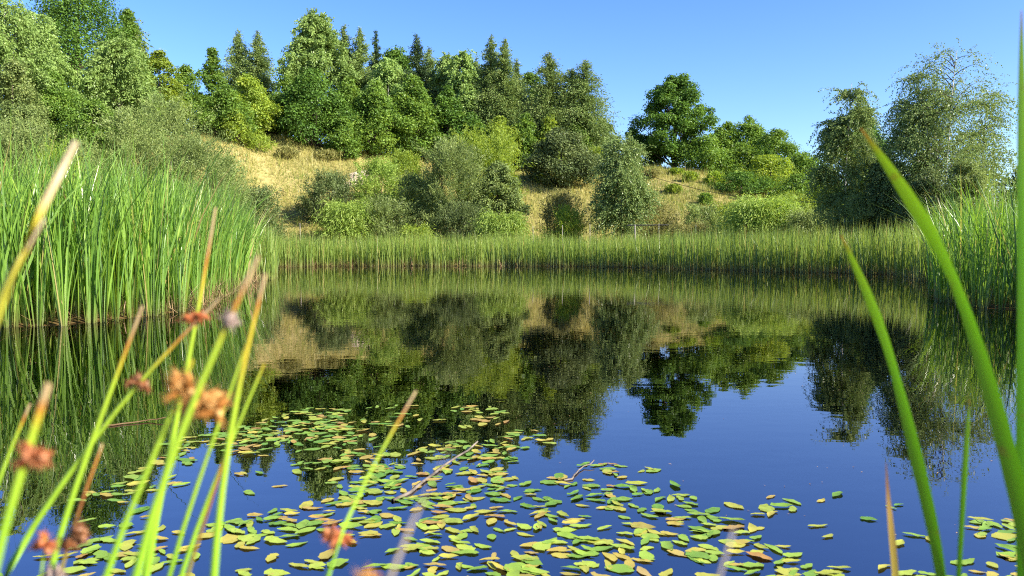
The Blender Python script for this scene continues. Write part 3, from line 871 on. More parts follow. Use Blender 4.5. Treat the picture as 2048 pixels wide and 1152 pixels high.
for pts, lab in [([(1130, 346, 86), (1165, 347, 80), (1220, 346, 74), (1280, 347, 70), (1340, 364, 67), (1410, 382, 64), (1480, 393, 62), (1560, 402, 60), (1660, 405, 58)],
                  'thick black cable sagging across the grassy slope right of the birch'),
                 ([(1260, 372, 72), (1330, 384, 69), (1390, 392, 67), (1440, 396, 65), (1500, 398, 62)], 'thin lower wire below the thick black cable')]:
    pp = np.array([P(*p) for p in pts])
    tt = np.linspace(0, 1, 30)
    pp = along_path(pp, tt)
    tv, tq, ta = tubes([(pp, .022 if 'thick' in lab[:6] else .010)], 5)
    tag(obj('cable', mesh('cable', tv, tq, smooth=True, mat=M['cable'])), lab, 'cable')


# ------------------------------------------------------------------ grass on the slope
def grass():
    rng = np.random.default_rng(21)
    n = 150000
    px = rng.uniform(380, 1760, n)
    d = rng.uniform(53, 104, n)
    x = (px - 1024) / F * d
    z = zt(x, d)
    ok = (pond_dist(x, d) > 2.5) & (wob(x * 2.3 + 7, d * 2.1) + .5 * wob(x * .6, d * .7 + 3) + rng.normal(0, .25, n) > -.62)
    x, d, z, px = x[ok], d[ok], z[ok], px[ok]
    n = len(x)
    root = np.stack([x, d, z - .05], -1)
    patch = wob(x * 1.7, d * 1.9) * .5 + wob(x * .5 + 9, d * .45) * .7
    H = np.clip(rng.normal(.42, .15, n) + patch * .15, .15, 1.1)
    tuft = (wob(x * 4.1 + 1, d * 3.7) > .55)
    H = np.where(tuft, H * 1.9, H)
    lean = rng.normal(0, .16, (n, 2))
    V, q, al, k = strips(root, lean, H, rng.uniform(.2, .8, n), rng.uniform(.05, .11, n), rng.uniform(0, 3.14, n), rows=2)
    green = np.where(px > 1180, -.16, 0) + np.where(d < 66, -.12, 0)
    tint = np.clip(.52 + patch * .36 + np.where(tuft, rng.choice([-.3, .1], n), 0) + green + rng.normal(0, .16, n), 0, 1)
    o = obj('slope_grass', mesh('slope_grass', V, q, attrs={'tint': np.repeat(tint, k), 'along': al}, mat=M['drygrass']))
    tag(o, 'dry golden grass covering the hillside', 'grass', kind='stuff')


grass()


# ------------------------------------------------------------------ reed beds
def scatter(rng, box, n, lo, hi):
    x = rng.uniform(box[0], box[2], n)
    y = rng.uniform(box[1], box[3], n)
    dd = pond_dist(x, y)
    ok = (dd > lo) & (dd < hi) & (np.abs(x) < y * .78 + 1.5)
    return x[ok], y[ok], dd[ok]


def bed(name, label, x, y, rng, hmean, wd, mat, rows=6, hs=.28, leanb=(0, 0), leans=.3, dead=.03):
    n = len(x)
    root = np.stack([x, y, np.minimum(zt(x, y), 0) - .05], -1)
    H = np.clip(rng.normal(hmean, hs, n), .8, hmean * 1.3)
    H *= 1 + .07 * wob(x * .9 + 3, y * .8) + .06 * wob(x * 2.7, y * 2.2)
    tall = rng.uniform(size=n)
    lean = rng.normal(0, leans, (n, 2)) + np.array(leanb)
    lean *= np.where(tall > .9, 2.0, 1.0)[:, None]
    dro = np.where(rng.uniform(size=n) < .1, rng.uniform(.1, .4, n), rng.uniform(0, .03, n))
    lean *= (1 + dro * 2)[:, None]
    V, q, al, k = strips(root, lean, H, rng.uniform(.3, .9, n), wd * rng.uniform(.7, 1.3, n), rng.uniform(0, 3.1416, n), rows, dro)
    patch = wob(x * 1.3, y * 1.3) * .12 + wob(x * .37 + 2, y * .4) * .14
    tint = np.clip(.42 + patch + rng.normal(0, .26, n), 0, .88)
    tint = np.where(rng.uniform(size=n) < dead, rng.uniform(.93, 1, n), tint)
    o = obj(name, mesh(name, V, q, attrs={'tint': np.repeat(tint, k), 'along': al}, smooth=True, mat=M[mat]))
    return tag(o, label, 'reeds', kind='stuff')


rng = np.random.default_rng(31)
x, y, dd = scatter(rng, (-22, 8, -4, 30), 160000, .05, 4.5)
keep = rng.uniform(size=len(x)) < np.where(dd < 1.6, .27, .15) * np.where(y > 20, .6, 1)
bed('left_reed_bed', 'dense tall bright green reed bed on the left bank', x[keep], y[keep], rng, 2.62, .042, 'reed', leanb=(.10, 0), leans=.34)
x, y, dd = scatter(rng, (-22, 8, -4, 30), 9000, .1, 2.5)
bed('left_tall_blades', 'loose broad arching blades standing above the left reed bed', x, y, rng, 2.8, .042, 'reed', leanb=(.1, 0), leans=.62, dead=.06)
x, y, dd = scatter(rng, (6, 9, 24, 27), 80000, .05, 4.5)
keep = rng.uniform(size=len(x)) < np.where(dd < 1.8, .32, .16)
bed('right_reed_bed', 'shaded tall green reed bed on the right bank', x[keep], y[keep], rng, 2.2, .038, 'reed', leanb=(-.05, 0), leans=.45)
x, y, dd = scatter(rng, (-40, 27, 40, 62), 240000, -.7, 7.0)
keep = (rng.uniform(size=len(x)) < np.where(dd < 2.0, .85, .32)) & (dd > -.42 + .4 * wob(x * 2.3, y * 1.9))
bed('far_reed_bed', 'belt of reeds along the far shore below the hill', x[keep], y[keep], rng, 2.15, .040, 'farreed', rows=4, hs=.26, leans=.16)


def straw_bed(name, label, box, n, lo, hi, wd, ln, seed):
    rng = np.random.default_rng(seed)
    x, y, dd = scatter(rng, box, n, lo, hi)
    cl = wob(x * 2.1 + 4, y * 2.3) + rng.normal(0, .35, len(x))
    ok = cl > .1
    x, y = x[ok], y[ok]
    n = len(x)
    root = np.stack([x, y, rng.uniform(-.03, .10, n)], -1)
    H = ln * rng.uniform(.03, .8, n)
    ll = np.sqrt(np.maximum(ln ** 2 * rng.uniform(.3, 1, n) - H ** 2, .01))
    th = rng.uniform(0, 6.283, n)
    V, q, al, k = strips(root, np.stack([np.cos(th), np.sin(th)], -1) * ll[:, None], H, rng.uniform(0, .4, n), wd * rng.uniform(.6, 1.3, n), th + 1.57 + rng.normal(0, .5, n), 4)
    V[:, 2] = np.maximum(V[:, 2], .006)
    o = obj(name, mesh(name, V, q, attrs={'tint': np.repeat(rng.uniform(0, 1, n), k), 'along': al}, mat=M['straw']))
    tag(o, label, 'straw', kind='stuff')


straw_bed('left_dead_straw', 'tangle of dead straw at the foot of the left reeds', (-16, 8, -4, 30), 26000, -.3, 1.0, .014, .85, 41)
straw_bed('right_dead_straw', 'dead straw at the foot of the right reeds', (6, 9, 22, 30), 9000, -.3, 1.0, .012, .8, 42)
straw_bed('far_dead_straw', 'dead straw along the waterline of the far shore', (-30, 28, 30, 58), 42000, -.45, .6, .035, .95, 43)


# single plants along the front of the beds
def leaf_mesh(rng, H, w, lean, face, bend, dro, tint):
    V, q, al, k = strips(np.zeros((1, 3)), np.array([lean]), np.array([H]), np.array([bend]), np.array([w]), np.array([face]), 8, np.array([dro]))
    return mesh('leaf', V, q, attrs={'tint': np.full(len(V), tint), 'along': al}, smooth=True, mat=M['reed'])


rng = np.random.default_rng(51)
protos = []
for v in range(6):
    ls_ = []
    for j in range(11):
        a = rng.uniform(0, 6.283)
        off = np.array([math.cos(a), math.sin(a), 0]) * rng.uniform(.01, .07)
        sp = rng.uniform(.12, .5)
        lean = (math.cos(a) * sp + .08, math.sin(a) * sp)
        dro = rng.uniform(.1, .35) if rng.uniform() < .14 else 0.0
        ls_.append((leaf_mesh(rng, rng.uniform(1.5, 2.7), rng.uniform(.02, .034), lean, rng.uniform(0, 3.14), rng.uniform(.2, .8), dro,
                              .97 if rng.uniform() < .05 else float(np.clip(rng.normal(.5, .17), 0, .88))), off))
    protos.append(ls_)


def cattail(x, y, v, s, label, group):
    e = empty('cattail_plant', (x, y, -.08))
    e.rotation_euler = (0, 0, rng.uniform(-.5, .5))
    e.scale = (1, 1, s)
    tag(e, label, 'reed plant', group)
    for me, off in protos[v]:
        obj('leaf', me, e, off)


def front(px_list, along_pts, fmt, group, hs):
    seg = np.array(along_pts, float)
    cum = np.concatenate([[0], np.cumsum(np.linalg.norm(np.diff(seg, axis=0), axis=1))])
    n = px_list
    for i in range(n):
        t = (i + .5 + rng.uniform(-.3, .3)) / n * cum[-1]
        x = np.interp(t, cum, seg[:, 0]) + rng.normal(0, .06)
        y = np.interp(t, cum, seg[:, 1]) + rng.uniform(-.18, .15)
        cattail(x, y, i % 6, hs * rng.uniform(.86, 1.05), fmt, group)


front(34, [(-8.0, 10.35), (-7.3, 10.5), (-6.3, 11.2), (-5.9, 13), (-6.6, 16.5), (-7.2, 19)], 'bright green reed plant in the front row of the left bank', 'reed plants in the front row at left', 1.0)
front(20, [(12.0, 21), (9.55, 17), (8.85, 14.5), (9.1, 12.8), (9.9, 12.3)], 'shaded reed plant in the front row of the right bank', 'reed plants in the front row at right', .95)

# ------------------------------------------------------------------ floating leaves
FL = {}
def float_mat(name, stops, trans):
    m, N, L, out = nodes_of(name)
    oi = N.new('ShaderNodeObjectInfo')
    at = N.new('ShaderNodeAttribute'); at.attribute_name = 'tint'
    ad = N.new('ShaderNodeMath'); ad.operation = 'ADD'
    L.new(oi.outputs['Random'], ad.inputs[0]); L.new(at.outputs['Fac'], ad.inputs[1])
    fr_ = N.new('ShaderNodeMath'); fr_.operation = 'FRACT'
    L.new(ad.outputs[0], fr_.inputs[0])
    r = ramp(N, stops); L.new(fr_.outputs[0], r.inputs[0])
    tc = N.new('ShaderNodeTexCoord')
    nz = N.new('ShaderNodeTexNoise'); nz.inputs['Scale'].default_value = 45; nz.inputs['Detail'].default_value = 4
    L.new(tc.outputs['Object'], nz.inputs['Vector'])
    r2 = ramp(N, [(.35, (.62, .55, .4)), (.55, (1, 1, 1))]); L.new(nz.outputs[0], r2.inputs[0])
    mx = N.new('ShaderNodeMix'); mx.data_type = 'RGBA'; mx.blend_type = 'MULTIPLY'; mx.inputs[0].default_value = .55
    L.new(r.outputs[0], mx.inputs[6]); L.new(r2.outputs[0], mx.inputs[7])
    p = N.new('ShaderNodeBsdfPrincipled'); p.inputs['Roughness'].default_value = .45; p.inputs['Specular IOR Level'].default_value = .25
    L.new(mx.outputs[2], p.inputs['Base Color'])
    t = N.new('ShaderNodeBsdfTranslucent'); L.new(mx.outputs[2], t.inputs[0])
    ms = N.new('ShaderNodeMixShader'); ms.inputs[0].default_value = trans
    L.new(p.outputs[0], ms.inputs[1]); L.new(t.outputs[0], ms.inputs[2]); L.new(ms.outputs[0], out.inputs[0])
    return m


M['f_green'] = float_mat('floating_leaf_green', [(0, (.14, .27, .035)), (.5, (.25, .38, .045)), (1, (.36, .44, .06))], .15)
M['f_yellow'] = float_mat('floating_leaf_yellow', [(0, (.31, .36, .05)), (.6, (.41, .38, .06)), (1, (.42, .32, .06))], .15)
M['f_brown'] = float_mat('floating_leaf_brown', [(0, (.28, .24, .05)), (.5, (.36, .28, .07)), (.9, (.36, .20, .05)), (1, (.38, .32, .12))], .1)
M['f_sunk'] = float_mat('sunken_leaf', [(0, (.12, .11, .07)), (.5, (.22, .19, .12)), (1, (.34, .29, .2))], .05)


def float_leaf(rng, curl, wr):
    """oval pointed leaf 1 long with a midrib crease and wavy, partly lifted rim"""
    n = 9
    t = np.linspace(0, 1, n)
    w = wr * np.sin(np.pi * t ** .85) ** .75 * .5
    w[0] = w[-1] = .008
    wl_, wr_ = w * rng.uniform(.82, 1.12, n), w * rng.uniform(.82, 1.12, n)
    if rng.uniform() < .35:
        wl_[int(rng.integers(2, n - 2))] *= .62
    if rng.uniform() < .3:
        wr_[1] *= 1.5; wl_[1] *= 1.5
    lift = curl * (np.abs(t - .5) * 2) ** 2 * rng.uniform(.2, 1) + rng.normal(0, .006, n)
    sideL = rng.uniform(0, curl) + .02 * np.sin(t * rng.uniform(5, 12) + rng.uniform(0, 6))
    sideR = rng.uniform(0, curl) * .4 + .02 * np.sin(t * rng.uniform(5, 12) + rng.uniform(0, 6))
    bendy = rng.uniform(-.12, .12) * (t - .5) ** 2 * 4
    x = t - .5
    Vc = np.stack([x, bendy, lift * .6], -1)
    Vl = np.stack([x, bendy + wl_, lift * .6 + .006 + sideL * w / (wr * .5)], -1)
    Vr = np.stack([x, bendy - wr_, lift * .6 + .006 + sideR * w / (wr * .5)], -1)
    V = np.concatenate([Vl, Vc, Vr])
    i = np.arange(n - 1)
    q = np.concatenate([np.stack([i, n + i, n + i + 1, i + 1], -1), np.stack([n + i, 2 * n + i, 2 * n + i + 1, n + i + 1], -1)])
    V[:, 2] = np.maximum(V[:, 2], 0.0)
    return V, q


rng = np.random.default_rng(61)
shapes = [float_leaf(rng, c, w) for c, w in [(.01, .40), (.02, .46), (.015, .34), (.07, .40), (.01, .52), (.03, .30), (.12, .42), (.02, .62),
                                             (.01, .44), (.015, .38), (.02, .33), (.05, .45), (.01, .56), (.02, .36), (.08, .36), (.015, .58)]]
POLY = [(-60, 1260), (-60, 1090), (60, 1050), (180, 985), (300, 930), (330, 880), (470, 858), (610, 818), (800, 812), (1035, 815), (1105, 885), (1045, 912), (1010, 940),
        (1130, 950), (1180, 908), (1250, 925), (1345, 950), (1355, 985), (1450, 990), (1560, 978), (1620, 978), (1710, 998), (1810, 1012), (1900, 1035), (1980, 1040), (2110, 1045), (2110, 1260)]


def inside(px, py):
    r = np.zeros(px.shape, bool)
    a = np.array(POLY, float)
    for (ax, ay), (bx, by) in zip(a, np.roll(a, -1, 0)):
        if ay != by:
            r ^= ((ay > py) != (by > py)) & (px < (bx - ax) * (py - ay) / (by - ay) + ax)
    return r


def to_px(x, y, z=0.0):
    v = np.stack([x, y, np.full_like(x, z - CAM_H)], -1)
    dz = v[:, 1] * ct - v[:, 2] * st
    up = v[:, 1] * st + v[:, 2] * ct
    return 1024 + F * v[:, 0] / dz, 576 - F * up / dz


n = 60000
x = rng.uniform(-3.6, 3.6, n); y = rng.uniform(1.9, 5.6, n)
px, py = to_px(x, y)
cl = wob(x * 6.3 + 2, y * 6.9) * .5 + wob(x * 13 + 5, y * 12) * .35
ok = inside(px, py)
x, y, px, py, cl = x[ok], y[ok], px[ok], py[ok], cl[ok]
dens = np.clip(.42 + cl * 1.7, .03, 1)
dens *= np.where(py < 900, 1.25, 1.0) * np.where((px > 1040) & (py < 1000) & (px < 1200), .45, 1) * np.where(px > 1350, 1.9, 1) * np.where(px < 330, .85, 1)
ok = rng.uniform(size=len(x)) < dens * .95
x, y, px, py = x[ok], y[ok], px[ok], py[ok]
# keep leaves from piling up
sel = []
for i in range(len(x)):
    r0 = .04 if rng.uniform() < .55 else .012
    if all((x[i] - x[j]) ** 2 + (y[i] - y[j]) ** 2 > r0 * r0 for j in sel):
        sel.append(i)
    if len(sel) >= 1150:
        break
x, y, px, py = x[sel], y[sel], px[sel], py[sel]
order = np.argsort(y)
x, y, px, py = x[order], y[order], px[order], py[order]
meshes = {}
for c in ('green', 'yellow', 'brown'):
    for s_, (V, q) in enumerate(shapes):
        meshes[c, s_] = mesh('floating_leaf', V, q, attrs={'tint': np.zeros(len(V))}, smooth=True, mat=M['f_' + c])
WORD = dict(green='fresh green', yellow='yellow green', brown='brown withered')


def zone(px, py):
    if px < 330:
        return 'under the seed heads at far lower left' if py > 1060 else 'under the crossing rushes at left'
    if px < 600:
        return 'by the feet of the tall yellow rush' if py > 1040 else 'right of the tall yellow rush'
    if px < 800:
        return 'around the lone rush at the bottom' if py > 1040 else 'around the tip of the lone rush'
    if px < 1080:
        return 'below the long twig by the blurred stalk' if py > 1030 else 'beside the long dark twig'
    if px < 1330:
        return 'below the short twig at bottom' if py > 1050 else 'near the short dark twig'
    if px < 1600:
        return 'near the faint stalk at bottom' if py > 1070 else 'in the open right of the short twig'
    if px < 1830:
        return 'around the withered blade at bottom' if py > 1070 else 'above the withered blade'
    return 'between the green blades at lower right'


FORM = ['oval', 'oval', 'narrow', 'curled', 'broad', 'narrow', 'curled', 'broad'] * 2
restV, restQ, restT, off = [], [], [], 0
cnt = 0
for i in range(len(x)):
    u = rng.uniform()
    c = 'green' if u < .54 else ('yellow' if u < .88 else 'brown')
    s_ = int(rng.integers(len(shapes)))
    ln = rng.uniform(.056, .106)
    rot = rng.normal(0, .8) + (math.pi if rng.uniform() < .5 else 0)
    if rng.uniform() < .25:
        rot = rng.uniform(0, 6.28)
    z = rng.uniform(.002, .005)
    visible = -30 < px[i] < 2078 and py[i] < 1165
    if cnt < 300 and visible:
        cnt += 1
        o = obj('floating_leaf', meshes[c, s_], None, (x[i], y[i], z))
        o.rotation_euler = (rng.normal(0, .03), rng.normal(0, .03), rot)
        o.scale = (ln, ln * rng.uniform(.8, 1.2), ln)
        tag(o, f'{FORM[s_]} {WORD[c]} leaf floating {zone(px[i], py[i])}', 'floating leaf', f'{FORM[s_]} {WORD[c]} leaves floating {zone(px[i], py[i])}')
    elif visible:
        V, q = shapes[s_]
        R = np.array([[math.cos(rot), -math.sin(rot), 0], [math.sin(rot), math.cos(rot), 0], [0, 0, 1]])
        restV.append((V * ln) @ R.T + np.array([x[i], y[i], z])); restQ.append(q + off); off += len(V)
        restT.append(np.full(len(V), rng.uniform(0, 1)))
M['f_mixed'] = float_mat('floating_leaf_mixed', [(0, (.11, .24, .03)), (.45, (.22, .34, .045)), (.6, (.30, .34, .045)), (.8, (.42, .36, .06)), (.9, (.36, .27, .06)), (1, (.36, .22, .06))], .15)
o = obj('far_floating_leaves', mesh('far_floating_leaves', np.concatenate(restV), np.concatenate(restQ), attrs={'tint': np.concatenate(restT)}, smooth=True, mat=M['f_mixed']))
tag(o, 'far rows of small pondweed leaves floating in the pond', 'leaves', kind='stuff')
# leaves below the surface
n = 1500
sx_ = rng.uniform(-3.4, 3.4, n); sy_ = rng.uniform(2.0, 4.6, n)
ppx, ppy = to_px(sx_, sy_)
ok = inside(ppx, ppy)
V_, Q_, T_, off = [], [], [], 0
for xx, yy in zip(sx_[ok], sy_[ok]):
    V, q = shapes[int(rng.integers(len(shapes)))]
    rot = rng.uniform(0, 6.28); ln = rng.uniform(.06, .11)
    R = np.array([[math.cos(rot), -math.sin(rot), 0], [math.sin(rot), math.cos(rot), 0], [0, 0, 1]])
    tl = rng.normal(0, .25, 2)
    vv_ = (V * ln) @ R.T
    vv_[:, 2] += vv_[:, 0] * tl[0] + vv_[:, 1] * tl[1]
    V_.append(vv_ + np.array([xx, yy, -rng.uniform(.025, .10)])); Q_.append(q + off); off += len(V)
    T_.append(np.full(len(V), rng.uniform(0, 1)))
o = obj('sunken_leaves', mesh('sunken_leaves', np.concatenate(V_), np.concatenate(Q_), attrs={'tint': np.concatenate(T_)}, smooth=True, mat=M['f_sunk']))
tag(o, 'pale dead leaves hanging just below the water surface', 'leaves', kind='stuff')

# specks of seed and duff on the surface
n = 1500
dx, dy = rng.uniform(-5, 5, n), rng.uniform(2.0, 9.5, n)
ok = (wob(dx * 2.1 + 3, dy * 2.6) + rng.normal(0, .3, n)) > .25
dx, dy = dx[ok], dy[ok]
n = len(dx)
th = rng.uniform(0, 6.28, n)
V, q = leaf_cards(np.stack([dx, dy, np.full(n, .003)], -1), np.stack([np.cos(th), np.sin(th), np.zeros(n)], -1), np.tile([0, 0, 1.0], (n, 1)), rng.uniform(.006, .022, n), rng.uniform(.003, .008, n), .02)
tag(obj('floating_specks', mesh('floating_specks', V, q, attrs={'tint': np.repeat(rng.uniform(0, 1, n), 4)}, mat=M['straw'])), 'specks of seed and duff floating on the pond', 'debris', kind='stuff')

# floating twigs
for a, b, r, lab in [((785, 1003), (955, 897), .0085, 'long dark twig lying in the water among the pondweed'),
                     ((1128, 962), (1188, 930), .005, 'short dark twig poking out beside a folded leaf'),
                     ((205, 852), (332, 842), .006, 'thin pale reed stalk floating left of the pondweed')]:
    A_, B_ = G(*a), G(*b)
    tt = np.linspace(0, 1, 8)[:, None]
    p = A_ * (1 - tt) + B_ * tt
    p[:, 2] = .004 + np.array([0, .002, .003, .004, .006, .01, .02, .035]) * (1 if r > .007 else .6)
    p[1:-1, :2] += np.random.default_rng(3).normal(0, .008, (6, 2))
    tv, tq, ta = tubes([(p, np.linspace(r, r * .55, 8))], 7)
    tag(obj('floating_twig', mesh('floating_twig', tv, tq, smooth=True, mat=M['twig'] if r != .006 else M['straw'])), lab, 'twig')


# ------------------------------------------------------------------ rushes in front of the camera
def stem_mat(name, stops, trans=.25):
    m, N, L, out = nodes_of(name)
    b = N.new('ShaderNodeAttribute'); b.attribute_name = 'along'
    r = ramp(N, stops); L.new(b.outputs['Fac'], r.inputs[0])
    tc = N.new('ShaderNodeTexCoord'); mp = N.new('ShaderNodeMapping'); mp.inputs['Scale'].default_value = (300, 300, 6)
    L.new(tc.outputs['Object'], mp.inputs[0])
    nz = N.new('ShaderNodeTexNoise'); nz.inputs['Scale'].default_value = 1.0; L.new(mp.outputs[0], nz.inputs['Vector'])
    mr = N.new('ShaderNodeMapRange'); mr.inputs[3].default_value = .8; mr.inputs[4].default_value = 1.2; L.new(nz.outputs[0], mr.inputs[0])
    h = N.new('ShaderNodeHueSaturation'); L.new(mr.outputs[0], h.inputs['Value']); L.new(r.outputs[0], h.inputs['Color'])
    p = N.new('ShaderNodeBsdfPrincipled'); p.inputs['Roughness'].default_value = .42
    L.new(h.outputs[0], p.inputs['Base Color'])
    t = N.new('ShaderNodeBsdfTranslucent'); L.new(h.outputs[0], t.inputs[0])
    ms = N.new('ShaderNodeMixShader'); ms.inputs[0].default_value = trans
    L.new(p.outputs[0], ms.inputs[1]); L.new(t.outputs[0], ms.inputs[2]); L.new(ms.outputs[0], out.inputs[0])
    return m


GR, YG, YE, OR, TA, BR = (.25, .48, .03), (.38, .52, .035), (.52, .42, .03), (.48, .20, .03), (.50, .36, .18), (.24, .085, .025)
M['st_green'] = stem_mat('rush_green', [(0, GR), (.9, YG), (1, YE)])
M['st_tip'] = stem_mat('rush_tan_tip', [(0, GR), (.72, YG), (.80, YE), (.86, OR), (.93, TA), (1, TA)])
M['st_yellow'] = stem_mat('rush_yellow', [(0, GR), (.6, YG), (.72, YE), (.84, YE), (.9, OR), (.95, TA), (1, TA)])
M['st_brown'] = stem_mat('rush_brown', [(0, (.2, .2, .03)), (.6, BR), (.9, OR), (1, TA)], .1)
M['st_tan'] = stem_mat('rush_tan', [(0, (.40, .42, .05)), (.6, YE), (.7, TA), (1, (.56, .45, .28))])
M['st_beige'] = stem_mat('rush_beige', [(0, (.42, .34, .22)), (1, (.5, .42, .32))], .1)


def spike_mat(name, stops):
    m, N, L, out = nodes_of(name)
    at = N.new('ShaderNodeAttribute'); at.attribute_name = 'tint'
    r = ramp(N, stops); L.new(at.outputs['Fac'], r.inputs[0])
    d = N.new('ShaderNodeBsdfDiffuse'); L.new(r.outputs[0], d.inputs[0])
    t = N.new('ShaderNodeBsdfTranslucent'); L.new(r.outputs[0], t.inputs[0])
    ms = N.new('ShaderNodeMixShader'); ms.inputs[0].default_value = .3
    L.new(d.outputs[0], ms.inputs[1]); L.new(t.outputs[0], ms.inputs[2]); L.new(ms.outputs[0], out.inputs[0])
    return m


M['sp_orange'] = spike_mat('seed_head_orange', [(0, (.30, .12, .03)), (.5, (.50, .23, .06)), (1, (.66, .40, .15))])
M['sp_red'] = spike_mat('seed_head_red', [(0, (.24, .06, .025)), (.5, (.42, .13, .05)), (1, (.55, .26, .13))])
M['sp_brown'] = spike_mat('seed_head_brown', [(0, (.10, .035, .015)), (.5, (.24, .09, .035)), (1, (.5, .28, .16))])
M['sp_grey'] = spike_mat('seed_head_grey', [(0, (.17, .11, .09)), (.5, (.33, .24, .2)), (1, (.5, .4, .34))])


def smooth_path(pts, k):
    pts = np.asarray(pts, float)
    c = np.concatenate([[0], np.cumsum(np.linalg.norm(np.diff(pts, axis=0), axis=1))])
    t = np.linspace(0, c[-1], k)
    out_ = np.stack([np.interp(t, c, pts[:, i]) for i in range(3)], -1)
    for _ in range(3):
        out_[1:-1] = (out_[:-2] + 2 * out_[1:-1] + out_[2:]) / 4
    return out_


def to_ground(pts, z=.12):
    """extend the stem below the picture to its root on the bank"""
    a, b = pts[0], pts[1]
    d = norm((a - b)[None])[0]
    d = norm((d + np.array([0, .0, -1.2]))[None])[0]
    L_ = max(0.05, (a[2] - z) / max(-d[2], .2))
    root = a + d * L_
    return np.vstack([root, a + d * L_ * .5, pts])


def spikelets(rng, n, R, size, elong):
    """seed head: small pointed spikelets with bristly scales standing out from a centre"""
    Vs, Qs, Ts, off = [], [], [], 0
    Bs, Cs, Us, of2 = [], [], [], 0
    for i in range(n):
        d = rand_unit(rng, 1)[0]
        c = d * R * rng.uniform(.35, 1.0) * elong
        ax = norm((d + rng.normal(0, .35, 3))[None])[0]
        L_ = size * rng.uniform(.7, 1.3)
        tt = np.array([0, .25, .55, .8, 1.0])
        rad = L_ * .30 * np.array([.35, .95, 1.0, .6, .05])
        p = c + ax[None] * (tt[:, None] - .4) * L_
        v, q_, a_ = tubes([(p, rad)], 6)
        Vs.append(v); Qs.append(q_ + off); off += len(v)
        Ts.append(np.clip(rng.normal(.5, .2) + (a_ - .5) * .5, 0, 1))
        for b in range(5):
            s0 = c + ax * L_ * rng.uniform(-.2, .3)
            dd_ = norm((ax + rng.normal(0, .6, 3))[None])[0]
            v, q_, a_ = tubes([(np.array([s0, s0 + dd_ * L_ * .5, s0 + dd_ * L_ * .95]), [L_ * .05, L_ * .035, L_ * .005])], 3)
            Bs.append(v); Cs.append(q_ + of2); of2 += len(v)
            Us.append(np.full(len(v), rng.uniform(.4, 1)))
    return [tuple(np.concatenate(k_) for k_ in g_) for g_ in ((Vs, Qs, Ts), (Bs, Cs, Us))]


def rush(pts, d, r, mat, label, heads=(), k=26, lean=0.0, tip=.25):
    """pts: photo pixels from bottom to tip at distance d; heads: (px,py,radius_m,count,size,material)"""
    n_ = len(pts)
    dd_ = [d + lean * i / (n_ - 1) for i in range(n_)]
    pp = np.array([P(a, b, c) for (a, b), c in zip(pts, dd_)])
    full = to_ground(pp)
    root = full[0].copy()
    path = smooth_path(full, k) - root
    prof = np.linspace(1, .8, k)
    prof[-9:] = np.linspace(.8, tip, 9)
    e = empty('rush', root)
    tag(e, label, 'rush', 'rushes in front of the camera')
    v, q_, a_ = tubes([(path, r * 1.2 * prof)], 10)
    # 'along' measured over the part inside the picture
    z0 = (pp[0] - root)[2]; z1 = (pp[-1] - root)[2]
    al = np.clip((v[:, 2] - z0) / (z1 - z0), 0, 1)
    obj('stem', mesh('stem', v, q_, attrs={'along': al}, smooth=True, mat=M[mat]), e)
    rg = np.random.default_rng(int(abs(pts[0][0])) + 17)
    for hx, hy, R, cnt_, size, hm in heads:
        c_ = P(hx, hy, d + lean * .5) - root
        (v, q_, t_), (v2, q2, t2) = spikelets(rg, int(cnt_ * 1.7), R, size * .72, np.array([1, 1, .8]))
        sh_ = obj('seed_head', mesh('seed_head', v, q_, attrs={'tint': t_}, smooth=True, mat=M[hm]), e, c_)
        obj('bristles', mesh('bristles', v2, q2, attrs={'tint': t2}, smooth=True, mat=M[hm]), sh_)
    return e


rush([(195, 1160), (240, 1060), (300, 930), (350, 825), (372, 770), (385, 720)], .46, .0034, 'st_green', 'thick green rush with the big orange seed head',
     [(362, 780, .009, 12, .012, 'sp_orange'), (395, 800, .012, 16, .013, 'sp_orange'), (425, 818, .007, 8, .011, 'sp_orange')])
rush([(258, 1160), (300, 1020), (345, 900), (400, 760), (440, 665), (475, 600), (517, 512)], .42, .0036, 'st_tip', 'thick green rush with a pale mauve seed head below its tan tip',
     [(455, 642, .0045, 12, .008, 'sp_grey')])
rush([(-5, 1145), (100, 1005), (200, 855), (275, 765), (330, 700), (378, 652), (440, 597)], .62, .0032, 'st_tip', 'rush slanting right with two small brown seed heads',
     [(268, 762, .006, 9, .009, 'sp_brown'), (288, 768, .005, 7, .009, 'sp_brown'), (385, 638, .006, 8, .009, 'sp_red'), (402, 634, .005, 7, .008, 'sp_red')])
rush([(88, 1160), (150, 970), (215, 800), (255, 690), (285, 612)], .58, .0033, 'st_tip', 'green rush with orange tip crossing the slanting rush')
rush([(-30, 1020), (15, 900), (45, 845), (60, 808)], .6, .003, 'st_tip', 'short green rush tip at the left picture edge')
rush([(-20, 1110), (30, 980), (62, 880), (80, 820), (97, 768)], .36, .0028, 'st_tip', 'olive rush with a blurred red seed head at the left edge',
     [(70, 912, .0065, 16, .008, 'sp_red')], tip=.5)
rush([(105, 1175), (140, 1075), (165, 985), (205, 888)], .55, .0026, 'st_brown', 'withered brown rush with a dark brown seed head',
     [(142, 1085, .006, 8, .012, 'sp_brown'), (158, 1062, .005, 7, .011, 'sp_brown')])
rush([(72, 1190), (84, 1120), (92, 1075)], .5, .002, 'st_green', 'short rush ending in a rusty orange seed head at bottom left', [(88, 1088, .0075, 12, .010, 'sp_red')])
rush([(100, 1200), (108, 1165)], .5, .002, 'st_green', 'lowest rush with a pale seed head cut by the bottom edge', [(108, 1152, .005, 9, .009, 'sp_grey')])
rush([(423, 1160), (438, 1010), (458, 860), (482, 730), (505, 640), (531, 548)], .52, .0036, 'st_yellow', 'tall yellow and tan rush right of the big seed head')
